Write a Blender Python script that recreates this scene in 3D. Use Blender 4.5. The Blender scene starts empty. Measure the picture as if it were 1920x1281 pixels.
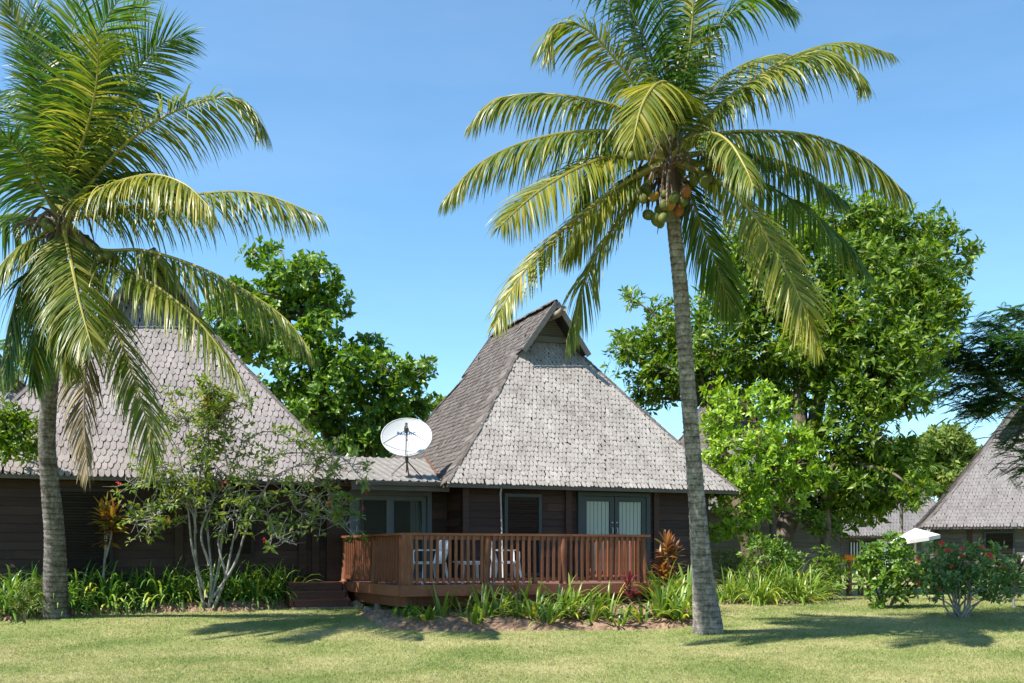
import bpy, math
import numpy as np
from mathutils import Vector, Matrix
R = math.radians
rng = np.random.default_rng(7)
S = bpy.context.scene
COL = S.collection

# ------------------------------------------------------------------ camera, sky, sun, exposure
EYE = 1.55
FPX, HZ = 2000.0, 1040.0            # focal length and horizon row, for a 1920 px wide frame
cam = bpy.data.cameras.new('camera'); camo = bpy.data.objects.new('camera', cam); COL.objects.link(camo)
cam.sensor_width = 36; cam.lens = FPX / 1920 * 36
cam.shift_y = (HZ - 640.5) / 1920
cam.clip_start = .1; cam.clip_end = 3000
camo.location = (0, 0, EYE); camo.rotation_euler = (R(90), 0, 0)
S.camera = camo
SUN = Vector((-.65, -.355, 1.0)).normalized()
W_ = bpy.data.worlds.new('World'); S.world = W_; W_.use_nodes = True
nt = W_.node_tree; bg = nt.nodes['Background']
sky = nt.nodes.new('ShaderNodeTexSky'); sky.sky_type = 'NISHITA'; sky.sun_disc = False
sky.sun_elevation = math.asin(SUN.z); sky.sun_rotation = math.atan2(SUN.x, SUN.y) % (2 * math.pi)
sky.air_density = 1.0; sky.dust_density = .05; sky.ozone_density = 1.2; sky.altitude = 0
tint = nt.nodes.new('ShaderNodeMix'); tint.data_type = 'RGBA'; tint.blend_type = 'MULTIPLY'; tint.inputs['Factor'].default_value = 1
tint.inputs['B'].default_value = (.58, .81, .895, 1)         # the deep clear blue of that day
nt.links.new(sky.outputs[0], tint.inputs['A']); cc = nt.nodes.new('ShaderNodeTexCoord'); cm = nt.nodes.new('ShaderNodeMapping'); cm.inputs['Scale'].default_value = (1.2, 1.2, 5); cm.inputs['Rotation'].default_value = (.15, .1, .3)
cn = nt.nodes.new('ShaderNodeTexNoise'); cn.inputs['Scale'].default_value = 2.2; cn.inputs['Detail'].default_value = 7; cn.inputs['Roughness'].default_value = .55
cr_ = nt.nodes.new('ShaderNodeMapRange'); cr_.inputs['From Min'].default_value = .45; cr_.inputs['From Max'].default_value = .85; cr_.inputs['To Max'].default_value = .075
wm_ = nt.nodes.new('ShaderNodeMix'); wm_.data_type = 'RGBA'; wm_.inputs['B'].default_value = (5.2, 5.8, 6.2, 1)
nt.links.new(cc.outputs['Generated'], cm.inputs[0]); nt.links.new(cm.outputs[0], cn.inputs['Vector']); nt.links.new(cn.outputs['Fac'], cr_.inputs['Value']); nt.links.new(cr_.outputs[0], wm_.inputs['Factor'])
nt.links.new(tint.outputs['Result'], wm_.inputs['A']); nt.links.new(wm_.outputs['Result'], bg.inputs[0]); bg.inputs[1].default_value = .106
sl = bpy.data.lights.new('sun', 'SUN'); sl.energy = 4.5; sl.angle = R(.53); sl.color = (1, .95, .87)
so = bpy.data.objects.new('sun', sl); COL.objects.link(so)
so.rotation_euler = SUN.to_track_quat('Z', 'Y').to_euler()
S.view_settings.view_transform = 'Standard'; S.view_settings.look = 'None'
S.view_settings.exposure = 1.3; S.view_settings.gamma = 1.0
S.cycles.max_bounces = 8; S.cycles.transparent_max_bounces = 8
S.cycles.use_denoising = True

# ------------------------------------------------------------------ placing helpers
_ty = np.array([-500, 0, 10, 12.5, 16, 18.2, 19.5, 20.5, 22.5, 26, 1000.])
_tz = np.array([0, 0, 0, 0, .09, .21, .36, .46, .50, .52, .52])
_fy = np.linspace(-10, 60, 1401); _fz = np.interp(_fy, _ty, _tz)
_k = np.hanning(41); _k /= _k.sum(); _fz = np.convolve(np.pad(_fz, 20, 'edge'), _k, 'valid')
def T(y): return np.interp(y, _fy, _fz)
def at(px, py, Y): return np.array([(px - 960) / FPX * Y, Y, EYE + (HZ - py) / FPX * Y])
def G(px, py):                      # where a point of the ground seen at (px, py) lies
    k = (py - HZ) / FPX
    Y = _fy[_fy > 9]; v = (EYE - T(Y)) / Y - k
    i = int(np.argmax(v < 0)); return np.array([(px - 960) / FPX * Y[i], Y[i], float(T(Y[i]))])
def gp(px, Y): return np.array([(px - 960) / FPX * Y, Y, float(T(Y))])
def nrm(a): return a / np.maximum(np.linalg.norm(a, axis=-1, keepdims=True), 1e-9)

class MB:                           # collects shapes, links them as one mesh object
    def __init__(s): s.v = []; s.f = []; s.n = 0
    def add(s, v, faces, m=0):
        v = np.asarray(v, float).reshape(-1, 3)
        for f in (faces if isinstance(faces, list) else [faces]):
            f = np.asarray(f, int)
            if f.ndim == 1: f = f[None]
            s.f.append((f + s.n, m))
        s.v.append(v); s.n += len(v)
    def box(s, a, b, m=0, M=None):
        x0, y0, z0 = a; x1, y1, z1 = b
        v = np.array([[x0,y0,z0],[x1,y0,z0],[x1,y1,z0],[x0,y1,z0],[x0,y0,z1],[x1,y0,z1],[x1,y1,z1],[x0,y1,z1]], float)
        if M is not None: v = v @ M[:3,:3].T + M[:3,3]
        s.add(v, np.array([[0,3,2,1],[4,5,6,7],[0,1,5,4],[1,2,6,5],[2,3,7,6],[3,0,4,7]]), m)
    def bar(s, p, q, w, h, m=0, up=(0,0,1)):   # a rectangular bar from p to q
        p = np.array(p, float); q = np.array(q, float); d = nrm(q - p); up = np.array(up, float)
        x = np.cross(d, up)
        if np.linalg.norm(x) < 1e-4: x = np.cross(d, [1., 0, 0])
        x = nrm(x); z = np.cross(x, d)
        c = [(-w/2,-h/2),(w/2,-h/2),(w/2,h/2),(-w/2,h/2)]
        v = [p + x*a + z*b for a, b in c] + [q + x*a + z*b for a, b in c]
        s.add(v, np.array([[0,1,2,3],[7,6,5,4],[0,4,5,1],[1,5,6,2],[2,6,7,3],[3,7,4,0]]), m)
    def tube(s, pts, rad, n=8, m=0, cap=True):
        P = np.asarray(pts, float); k = len(P); rad = np.broadcast_to(np.asarray(rad, float), (k,))
        t = nrm(np.gradient(P, axis=0)); ref = np.array([1., 0, 0]) if abs(t[0, 0]) < .8 else np.array([0, 1., 0])
        a = np.linspace(0, 2*np.pi, n, endpoint=False); V = []
        for i in range(k):
            x = nrm(np.cross(t[i], ref)); y = np.cross(t[i], x); ref = -np.cross(t[i], x) * 0 + np.cross(x, t[i]) if False else ref
            V.append(P[i] + rad[i] * (np.cos(a)[:, None]*x + np.sin(a)[:, None]*y))
        V = np.concatenate(V); i = np.arange(k-1)[:, None]*n; j = np.arange(n)[None]; j2 = (j+1) % n
        F = np.stack([i+j, i+n+j, i+n+j2, i+j2], -1).reshape(-1, 4)[:, ::-1]
        fs = [F]
        if cap: fs += [np.arange(n)[None], (np.arange(n)[::-1] + (k-1)*n)[None]]
        s.add(V, fs, m)
    def ball(s, c, r, nu=10, nv=7, m=0, ax=None):
        r = np.broadcast_to(np.asarray(r, float), (3,))
        a = np.linspace(0, 2*np.pi, nu, endpoint=False); b = np.linspace(-np.pi/2, np.pi/2, nv + 1)
        V = np.stack([np.cos(b)[:, None]*np.cos(a), np.cos(b)[:, None]*np.sin(a), np.sin(b)[:, None]*np.ones(nu)], -1).reshape(-1, 3) * r
        if ax is not None: V = V @ np.asarray(ax).T
        i = np.arange(nv)[:, None]*nu; j = np.arange(nu)[None]; j2 = (j+1) % nu
        s.add(V + np.asarray(c), np.stack([i+j, i+j2, i+nu+j2, i+nu+j], -1).reshape(-1, 4), m)
    def build(s, name, mats, parent=None, smooth=False):
        me = bpy.data.meshes.new(name)
        V = np.concatenate(s.v); me.vertices.add(len(V)); me.vertices.foreach_set('co', V.astype(np.float32).ravel())
        li = np.concatenate([f.ravel() for f, _ in s.f]); tot = np.concatenate([np.full(len(f), f.shape[1]) for f, _ in s.f])
        mi = np.concatenate([np.full(len(f), m) for f, m in s.f])
        st = np.concatenate([[0], np.cumsum(tot)[:-1]])
        me.loops.add(len(li)); me.loops.foreach_set('vertex_index', li.astype(np.int32))
        me.polygons.add(len(tot)); me.polygons.foreach_set('loop_start', st.astype(np.int32))
        me.polygons.foreach_set('material_index', mi.astype(np.int32))
        me.polygons.foreach_set('use_smooth', np.full(len(tot), smooth))
        me.update(calc_edges=True); me.validate()
        for m in (mats if isinstance(mats, (list, tuple)) else [mats]): me.materials.append(m)
        return link(name, me, parent)
def link(name, data, parent=None):
    o = bpy.data.objects.new(name, data); COL.objects.link(o)
    if parent is not None: o.parent = parent
    return o
def tag(o, label=None, cat=None, group=None, kind=None):
    for k, v in (('label', label), ('category', cat), ('group', group), ('kind', kind)):
        if v: o[k] = v
    return o
def thing(name, label, cat, loc=(0, 0, 0), rz=0, group=None):
    o = link(name, None); o.location = Vector([float(c) for c in loc]); o.rotation_euler = (0, 0, rz); o.empty_display_size = .2
    return tag(o, label, cat, group)
def spline(pts, n):                 # Catmull-Rom through the points, n samples even in length
    P = np.asarray(pts, float); Q = np.vstack([2*P[0]-P[1], P, 2*P[-1]-P[-2]]); out = []
    for i in range(len(P)-1):
        p0, p1, p2, p3 = Q[i:i+4]; t = np.linspace(0, 1, 24, endpoint=False)[:, None]
        out.append(.5*((2*p1)+(p2-p0)*t+(2*p0-5*p1+4*p2-p3)*t*t+(3*p1-p0-3*p2+p3)*t**3))
    C = np.vstack(out + [P[-1:]]); d = np.concatenate([[0], np.cumsum(np.linalg.norm(np.diff(C, axis=0), axis=1))])
    u = np.linspace(0, d[-1], n); return np.stack([np.interp(u, d, C[:, k]) for k in range(3)], -1)

# ------------------------------------------------------------------ materials
def newmat(name):
    m = bpy.data.materials.new(name); m.use_nodes = True; t = m.node_tree
    return m, t, t.nodes['Principled BSDF'], t.nodes['Material Output']
def nd(t, k, **kw):
    n = t.nodes.new(k)
    for a, b in kw.items(): setattr(n, a, b)
    return n
def ramp(t, stops, src):
    r = nd(t, 'ShaderNodeValToRGB'); e = r.color_ramp.elements
    while len(e) < len(stops): e.new(.5)
    for i, (p, c) in enumerate(stops): e[i].position = p; e[i].color = (*c, 1)
    t.links.new(src, r.inputs[0]); return r.outputs[0]
def math_(t, op, a, b=None, clamp=False):
    n = nd(t, 'ShaderNodeMath', operation=op, use_clamp=clamp)
    for i, x in enumerate((a, b)):
        if x is None: continue
        if isinstance(x, (int, float)): n.inputs[i].default_value = x
        else: t.links.new(x, n.inputs[i])
    return n.outputs[0]
def noise(t, scale, detail=4, rough=.6, vec=None, stretch=None):
    n = nd(t, 'ShaderNodeTexNoise'); n.inputs['Scale'].default_value = scale
    n.inputs['Detail'].default_value = detail; n.inputs['Roughness'].default_value = rough
    c = nd(t, 'ShaderNodeTexCoord'); o = c.outputs['Object']
    if stretch is not None:
        mp = nd(t, 'ShaderNodeMapping'); mp.inputs['Scale'].default_value = stretch
        t.links.new(o, mp.inputs[0]); o = mp.outputs[0]
    t.links.new(o, n.inputs['Vector']); return n.outputs['Fac']
def surf(name, stops, scale=6, stretch=None, island=0., rough=.75, spec=.25, bump=0., bscale=None, detail=6, contrast=1.6, metal=0.):
    m, t, b, out = newmat(name)
    f = noise(t, scale, detail, .65, stretch=stretch)
    f = math_(t, 'ADD', math_(t, 'MULTIPLY', math_(t, 'SUBTRACT', f, .5), contrast), .5)
    if island:
        g = nd(t, 'ShaderNodeNewGeometry')
        f = math_(t, 'ADD', math_(t, 'MULTIPLY', f, 1-island), math_(t, 'MULTIPLY', g.outputs['Random Per Island'], island))
    t.links.new(ramp(t, stops, f), b.inputs['Base Color'])
    b.inputs['Roughness'].default_value = rough; b.inputs['Specular IOR Level'].default_value = spec; b.inputs['Metallic'].default_value = metal
    if bump:
        bn = nd(t, 'ShaderNodeBump'); bn.inputs['Strength'].default_value = bump; bn.inputs['Distance'].default_value = .02
        t.links.new(noise(t, bscale or scale*4, 5, .7, stretch=stretch), bn.inputs['Height']); t.links.new(bn.outputs[0], b.inputs['Normal'])
    return m
def leafmat(name, stops, trans=.3, rough=.38, spec=.45, vary=.35, nscale=.9, tint=(1.25, 1.25, .5)):
    m, t, b, out = newmat(name)
    g = nd(t, 'ShaderNodeNewGeometry'); f = g.outputs['Random Per Island']
    n = math_(t, 'MULTIPLY', math_(t, 'SUBTRACT', noise(t, nscale, 2), .5), vary*2)
    c = ramp(t, stops, math_(t, 'ADD', f, n, True))
    t.links.new(c, b.inputs['Base Color']); b.inputs['Roughness'].default_value = rough; b.inputs['Specular IOR Level'].default_value = spec
    tr = nd(t, 'ShaderNodeBsdfTranslucent'); mx = nd(t, 'ShaderNodeMix', data_type='RGBA', blend_type='MULTIPLY')
    mx.inputs['Factor'].default_value = 1; t.links.new(c, mx.inputs['A']); mx.inputs['B'].default_value = (*tint, 1)
    t.links.new(mx.outputs['Result'], tr.inputs[0])
    ms = nd(t, 'ShaderNodeMixShader'); ms.inputs[0].default_value = trans
    t.links.new(b.outputs[0], ms.inputs[1]); t.links.new(tr.outputs[0], ms.inputs[2]); t.links.new(ms.outputs[0], out.inputs[0])
    return m

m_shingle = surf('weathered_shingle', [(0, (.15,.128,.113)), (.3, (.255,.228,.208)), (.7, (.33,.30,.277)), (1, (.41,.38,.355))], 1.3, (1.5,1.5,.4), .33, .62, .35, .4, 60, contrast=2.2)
m_shingle_side = surf('brown_side_shingle', [(0, (0.052,0.043,0.039)), (.4, (0.105,0.089,0.080)), (.8, (0.151,0.131,0.120)), (1, (0.203,0.183,0.168))], 3, None, .55, .75, .2, .4, 60, contrast=1.4)  # side slopes and caps in a darker, browner tone than the front
m_shingle_old = surf('pinkish_weathered_shingle', [(0, (0.151,0.129,0.122)), (.4, (0.252,0.219,0.211)), (.75, (0.312,0.274,0.264)), (1, (0.393,0.350,0.337))], 1.3, (1.4,1.4,.4), .33, .7, .25, .4, 60, contrast=2.0)
m_shingle_far = surf('greyish_far_shingle', [(0, (.105,.094,.091)), (.4, (.16,.146,.143)), (.75, (.195,.18,.176)), (1, (.25,.232,.228))], 1.3, (1.3,1.3,.45), .35, .7, .25, .4, 60, contrast=1.9)
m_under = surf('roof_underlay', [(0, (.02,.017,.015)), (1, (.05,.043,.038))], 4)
m_board = surf('grey_barge_board', [(0, (.09,.085,.08)), (1, (.17,.162,.155))], 4, (1,1,6), 0, .8)
m_plank = surf('dark_stained_planks', [(0, (.016,.008,.006)), (.5, (.042,.021,.016)), (1, (.085,.048,.036))], 1.6, (1,1,11), .5, .6, .3, .3, 20)
m_greyplank = surf('grey_weathered_planks', [(0, (.05,.045,.042)), (.5, (.11,.10,.095)), (1, (.2,.185,.175))], 1.6, (1,1,11), .4, .8, .2, .3, 20)
m_bluegrey = surf('blue_grey_paint', [(0, (.020,.030,.036)), (1, (.038,.052,.06))], 3, rough=.5, spec=.4)
m_lightframe = surf('grey_blue_frame_paint', [(0, (.07,.09,.105)), (1, (.10,.12,.135))], 3, rough=.5, spec=.4)
m_louvre = surf('dark_louvre_wood', [(0, (.015,.012,.011)), (1, (.045,.036,.033))], 3, (1,1,8), .4)
m_glass, t_, b_, _o = newmat('window_glass'); b_.inputs['Base Color'].default_value = (.006,.008,.008,1); b_.inputs['Roughness'].default_value = .03; b_.inputs['Specular IOR Level'].default_value = .3
_tr = nd(t_, 'ShaderNodeBsdfTransparent'); _tr.inputs[0].default_value = (.95, .98, .97, 1); _ms = nd(t_, 'ShaderNodeMixShader'); _ms.inputs[0].default_value = .16
t_.links.new(_tr.outputs[0], _ms.inputs[1]); t_.links.new(b_.outputs[0], _ms.inputs[2]); t_.links.new(_ms.outputs[0], _o.inputs[0])
m_blind = surf('white_fabric_blind', [(0, (.72,.76,.72)), (1, (.85,.87,.83))], 5, (4,4,.4), .3, .8)
m_curtain = surf('grey_curtain', [(0, (.16,.17,.17)), (1, (.26,.27,.27))], 5, (4,4,.4), 0, .9)
m_metalroof = surf('beige_grey_metal_roof', [(0, (.13,.118,.105)), (.6, (.19,.172,.152)), (1, (.24,.22,.195))], 1.5, (1,3,1), 0, .5, .4, contrast=2)
m_gutter = surf('brown_grey_gutter', [(0, (.07,.065,.06)), (1, (.11,.10,.095))], 3, rough=.5)
m_deck = surf('red_brown_stained_timber', [(0, (.062,.020,.010)), (.45, (.165,.055,.024)), (1, (.29,.115,.058))], 1.8, (1,1,1), .55, .5, .4, .3, 30, contrast=2.2)
m_decktop = surf('deck_floor_timber', [(0, (.12,.055,.04)), (1, (.24,.13,.10))], 2.5, (1,1,1), .5, .5, .5)
m_log = surf('stained_log_post', [(0, (.062,.022,.011)), (.5, (.165,.060,.028)), (1, (.28,.125,.066))], 4, (6,6,.7), 0, .6, .3, .4, 18)
m_greylog = surf('weathered_log', [(0, (.12,.095,.075)), (1, (.30,.25,.21))], 5, (3,3,3), 0, .85)
m_steps = surf('dark_red_step_timber', [(0, (.06,.024,.017)), (1, (.16,.068,.048))], 3, (1,1,1), .5, .6)
m_white = surf('white_enamel', [(0, (0.442,0.451,0.459)), (1, (0.493,0.501,0.510))], 2, rough=.45, spec=.4)
m_plastic = surf('white_plastic', [(0, (.74,.75,.77)), (1, (.82,.83,.84))], 2, rough=.4, spec=.4)
m_steel = surf('galvanised_grey_steel', [(0, (.05,.05,.055)), (1, (.11,.11,.11))], 5, rough=.7)
m_rust = surf('rusty_steel', [(0, (.06,.03,.02)), (1, (.17,.09,.055))], 6, rough=.8)
m_blue = surf('blue_letter_paint', [(0, (.02,.07,.22)), (1, (.03,.09,.26))], 5, rough=.5)
m_pipe = surf('pale_plastic_pipe', [(0, (.26,.235,.215)), (1, (.36,.33,.30))], 4, rough=.5)
m_soil = surf('brown_mulch_soil', [(0, (.09,.052,.034)), (.45, (.21,.135,.09)), (.8, (.32,.215,.15)), (1, (.42,.30,.22))], 4, None, 0, .95, .1, 1., 22, 10)
m_rock = surf('garden_rock', [(0, (.08,.07,.06)), (1, (.26,.23,.2))], 9, None, 0, .9, .2, .6)
def palmbark(name, k):
    m, t, b, out = newmat(name); f = noise(t, 3.0, 10, .7, stretch=(1.8, 1.8, 2.6)); g = noise(t, 22, 6, .7, stretch=(1, 1, .35))
    w = nd(t, 'ShaderNodeTexWave', wave_type='BANDS', bands_direction='Z', wave_profile='SAW'); w.inputs['Scale'].default_value = 3.3; w.inputs['Distortion'].default_value = 2.2; w.inputs['Detail'].default_value = 3; w.inputs['Detail Scale'].default_value = 1.5
    c = nd(t, 'ShaderNodeTexCoord'); t.links.new(c.outputs['Object'], w.inputs['Vector']); ring = math_(t, 'POWER', w.outputs['Fac'], 5.)
    v = math_(t, 'ADD', math_(t, 'MULTIPLY', math_(t, 'SUBTRACT', f, .5), 1.9), math_(t, 'MULTIPLY', math_(t, 'SUBTRACT', g, .5), 1.2)); v = math_(t, 'SUBTRACT', math_(t, 'ADD', v, .56), math_(t, 'MULTIPLY', ring, .33), True)
    t.links.new(ramp(t, [(0, (.040*k, .034*k, .028*k)), (.4, (.15*k, .132*k, .115*k)), (.7, (.28*k, .255*k, .23*k)), (1, (.46*k, .43*k, .40*k))], v), b.inputs['Base Color']); b.inputs['Roughness'].default_value = .9; b.inputs['Specular IOR Level'].default_value = .15
    bn = nd(t, 'ShaderNodeBump'); bn.inputs['Strength'].default_value = .9; bn.inputs['Distance'].default_value = .02; t.links.new(v, bn.inputs['Height']); t.links.new(bn.outputs[0], b.inputs['Normal']); return m
m_palmbark = palmbark('ringed_palm_bark', 1.0); m_palmbark_dark = palmbark('dark_palm_bark', .62)  # second bark repeats the first with every colour scaled darker
m_bark = surf('brown_tree_bark', [(0, (.05,.036,.026)), (.5, (.13,.098,.075)), (1, (.25,.20,.165))], 3, (2,2,.8), 0, .9, .15, .8, 16)
m_palebark = surf('pale_grey_bark', [(0, (0.094,0.090,0.072)), (.5, (0.230,0.216,0.191)), (1, (0.374,0.360,0.331))], 5, (2,2,.8), 0, .85, .2, .5, 18, contrast=2.2)
m_husk = surf('dry_palm_husk', [(0, (.035,.024,.018)), (.5, (.11,.078,.058)), (1, (.26,.20,.155))], 6, (1,1,.5), .4, .9)
m_nutgreen = surf('green_coconut_skin', [(0, (.05,.06,.012)), (1, (.12,.13,.025))], 4, rough=.6, spec=.25)
m_nutgold = surf('golden_coconut_skin', [(0, (.17,.10,.018)), (1, (.29,.17,.03))], 4, rough=.6, spec=.25)
m_nutorange = surf('orange_brown_coconut_skin', [(0, (.17,.055,.018)), (1, (.27,.11,.035))], 4, rough=.5)
m_rachis = surf('yellow_green_rachis', [(0, (.17,.16,.03)), (1, (.34,.29,.06))], 2, rough=.4, spec=.4)
m_rachisdark = surf('green_rachis', [(0, (.09,.115,.025)), (1, (.19,.19,.045))], 2, rough=.4, spec=.4)
m_frond = leafmat('palm_leaflet', [(0, (.055,.105,.012)), (.45, (.135,.185,.02)), (.8, (.23,.24,.034)), (1, (.36,.32,.085))], .44, .40, .45, .2)
m_frondgreen = leafmat('green_palm_leaflet', [(0, (.028,.082,.012)), (.5, (.068,.145,.02)), (.85, (.13,.195,.03)), (1, (.23,.24,.06))], .42, .40, .45, .2, tint=(1.0, 1.2, .5))
m_frondyellow = leafmat('yellow_palm_leaflet', [(0, (.09,.13,.014)), (.5, (.20,.22,.026)), (.85, (.34,.31,.04)), (1, (.44,.36,.10))], .42, .40, .4, .2)
m_fronddry = leafmat('dry_palm_leaflet', [(0, (.08,.06,.025)), (.5, (.19,.145,.07)), (1, (.36,.28,.16))], .25, .6, .25, .2)
m_leafA = leafmat('glossy_broad_leaf', [(0, (.045,.10,.007)), (.5, (.105,.195,.013)), (.85, (.185,.28,.023)), (1, (.26,.32,.035))], .45, .42, .4)
m_leafB = leafmat('bright_broad_leaf', [(0, (.045,.11,.009)), (.5, (.105,.21,.015)), (1, (.20,.30,.03))], .40)
m_leafC = leafmat('lime_leaf', [(0, (.10,.21,.010)), (.5, (.20,.35,.020)), (1, (.36,.48,.035))], .36)
m_leafD = leafmat('feathery_leaf', [(0, (.022,.075,.02)), (.6, (.05,.13,.034)), (1, (.10,.18,.048))], .38, .5, .3)
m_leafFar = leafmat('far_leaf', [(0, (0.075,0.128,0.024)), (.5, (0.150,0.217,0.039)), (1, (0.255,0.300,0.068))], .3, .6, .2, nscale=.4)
m_leafS = leafmat('shrub_leaf', [(0, (.075,.14,.022)), (.5, (.15,.23,.042)), (.9, (.24,.29,.065)), (1, (.33,.31,.08))], .42, .45, .35)
m_leafH = leafmat('hibiscus_leaf', [(0, (.045,.105,.026)), (.5, (.095,.185,.042)), (1, (.17,.25,.065))], .36, .4)
m_strap = leafmat('strap_leaf', [(0, (0.043,0.117,0.019)), (.5, (0.108,0.225,0.034)), (.9, (0.235,0.352,0.058)), (1, (0.470,0.470,0.078))], .3, .35, .5)
m_strapL = leafmat('lily_leaf', [(0, (0.068,0.144,0.018)), (.5, (0.158,0.254,0.034)), (.9, (0.275,0.358,0.062)), (1, (0.522,0.468,0.068))], .33, .35, .5)
m_croton = leafmat('croton_leaf', [(0, (.085,.032,.012)), (.35, (.20,.085,.02)), (.65, (.30,.19,.03)), (1, (.14,.16,.025))], .3, .35, .5, .1)
m_tired = leafmat('ti_leaf', [(0, (.055,.020,.012)), (.5, (.22,.085,.028)), (.8, (.36,.19,.05)), (1, (.2,.18,.03))], .35, .35, .5, .1, tint=(1.3,1.1,.6))
m_pink = leafmat('pink_ti_leaf', [(0, (.10,.018,.026)), (.5, (.24,.035,.055)), (1, (.16,.07,.03))], .3, .4, .4, tint=(1.3,.9,.9))
m_purple = leafmat('dark_purple_leaf', [(0, (.018,.014,.018)), (1, (.06,.05,.05))], .2, .4)
m_fern = leafmat('fern_leaf', [(0, (0.057,0.103,0.016)), (.5, (0.115,0.184,0.028)), (1, (0.218,0.253,0.046))], .35, .5)
m_red = leafmat('red_petal', [(0, (.42,.02,.03)), (1, (.62,.06,.06))], .3, .5, .3, tint=(1.3,.9,.9))
m_yellowflower = leafmat('yellow_spike', [(0, (.26,.26,.04)), (1, (.46,.44,.12))], .3, .5)
m_orange = surf('orange_cloth', [(0, (.62,.15,.02)), (1, (.72,.2,.03))], 4, rough=.8)
m_canvas = surf('white_canvas', [(0, (.44,.44,.43)), (1, (.54,.54,.53))], 4, rough=.8)
# lawn: dry and green patches, blades use the same recipe by position
def lawnmat(name, mul, trans):
    m, t, b, out = newmat(name)
    a = noise(t, .55, 5, .6); c = noise(t, 3.2, 6, .7)
    f = math_(t, 'ADD', math_(t, 'MULTIPLY', math_(t, 'SUBTRACT', a, .5), 1.7), math_(t, 'MULTIPLY', math_(t, 'SUBTRACT', c, .5), .5))
    f = math_(t, 'ADD', f, .5)
    if trans:
        g = nd(t, 'ShaderNodeNewGeometry'); f = math_(t, 'ADD', f, math_(t, 'MULTIPLY', math_(t, 'SUBTRACT', g.outputs['Random Per Island'], .5), .6), True)
    k = lambda *v: tuple(x*mul for x in v)
    col = ramp(t, [(0, k(.115,.17,.04)), (.35, k(.205,.24,.075)), (.6, k(.295,.29,.118)), (1, k(.41,.365,.19))], f)
    t.links.new(col, b.inputs['Base Color']); b.inputs['Roughness'].default_value = .8; b.inputs['Specular IOR Level'].default_value = .15
    if trans:
        tr = nd(t, 'ShaderNodeBsdfTranslucent'); t.links.new(col, tr.inputs[0]); ms = nd(t, 'ShaderNodeMixShader'); ms.inputs[0].default_value = trans
        t.links.new(b.outputs[0], ms.inputs[1]); t.links.new(tr.outputs[0], ms.inputs[2]); t.links.new(ms.outputs[0], out.inputs[0])
    else:
        bn = nd(t, 'ShaderNodeBump'); bn.inputs['Strength'].default_value = .6; bn.inputs['Distance'].default_value = .03
        t.links.new(noise(t, 40, 4), bn.inputs['Height']); t.links.new(bn.outputs[0], b.inputs['Normal'])
    return m
m_lawn = lawnmat('lawn_turf', .85, 0); m_blade = lawnmat('grass_blade', 1.15, .3)

# ------------------------------------------------------------------ ground
def build_lawn():
    xs = np.unique(np.concatenate([np.linspace(-900, -40, 20), np.linspace(-40, 40, 81), np.linspace(40, 900, 20)]))
    ys = np.unique(np.concatenate([np.linspace(-300, 8, 16), np.linspace(8, 30, 111), np.linspace(30, 120, 30), np.linspace(120, 2000, 20)]))
    Xg, Yg = np.meshgrid(xs, ys); Z = T(Yg)
    Z = Z + np.where((Yg > 8) & (Yg < 40), .012*np.sin(Xg*1.3+Yg*.7)*np.sin(Yg*1.1-Xg*.4), 0)
    mb = MB(); n = len(xs); i = np.arange(len(ys)-1)[:, None]*n; j = np.arange(n-1)[None]
    mb.add(np.stack([Xg, Yg, Z], -1), np.stack([i+j, i+j+1, i+n+j+1, i+n+j], -1).reshape(-1, 4))
    tag(mb.build('lawn', m_lawn, smooth=True), 'green lawn with dry yellow patches', 'lawn', kind='structure')
def ground_z(x, y): return T(y) + .012*np.sin(x*1.3+y*.7)*np.sin(y*1.1-x*.4)
build_lawn()
BEDS = []
def bed(name, label, front, back, h, seed):
    r = np.random.default_rng(seed)
    n, k = 160, 20
    F = spline(np.array([[*p[:2], 0] for p in front], float), n); B = spline(np.array([[*p[:2], 0] for p in back], float), n)
    F[:, 1] += np.convolve(r.normal(0, .10, n+8), np.ones(9)/3., 'valid')[:n]*.35
    t = np.linspace(0, 1, k)[None, :, None]; P = F[:, None]*(1-t) + B[:, None]*t
    tt = np.linspace(0, 1, k)[None]; ee = np.minimum(np.linspace(0, 1, n), np.linspace(1, 0, n))[:, None]
    prof = h*np.clip(tt*3.2, 0, 1)**.7*np.clip(ee*14, 0, 1)
    P[..., 2] = ground_z(P[..., 0], P[..., 1]) + prof + r.normal(0, .014, (n, k))*(tt > 0) - .02*(tt <= 0) - .03*(ee <= 0)
    mb = MB(); i = np.arange(n-1)[:, None]*k; j = np.arange(k-1)[None]
    mb.add(P, np.stack([i+j, i+k+j, i+k+j+1, i+j+1], -1).reshape(-1, 4))
    # loose bark chips and dead leaves lying on the bed
    q = 900; a = r.integers(0, n-1, q); b = np.clip((r.random(q)**1.4*(k-1)).astype(int), 1, k-2)
    c = P[a, b] + np.c_[r.normal(0, .03, (q, 2)), np.full(q, .008)]
    d = nrm(np.c_[r.normal(0, 1, (q, 2)), r.normal(0, .25, q)]); leafset(mb, c, d, np.tile([0, 0, 1.], (q, 1)) + r.normal(0, .3, (q, 3)), r.uniform(.03, .10, q), r.uniform(.012, .03, q), 1)
    tag(mb.build(name, [m_soil, m_fronddry]), label, 'garden bed', kind='structure')
    BEDS.append((F[:, :2], B[:, :2]))

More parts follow.
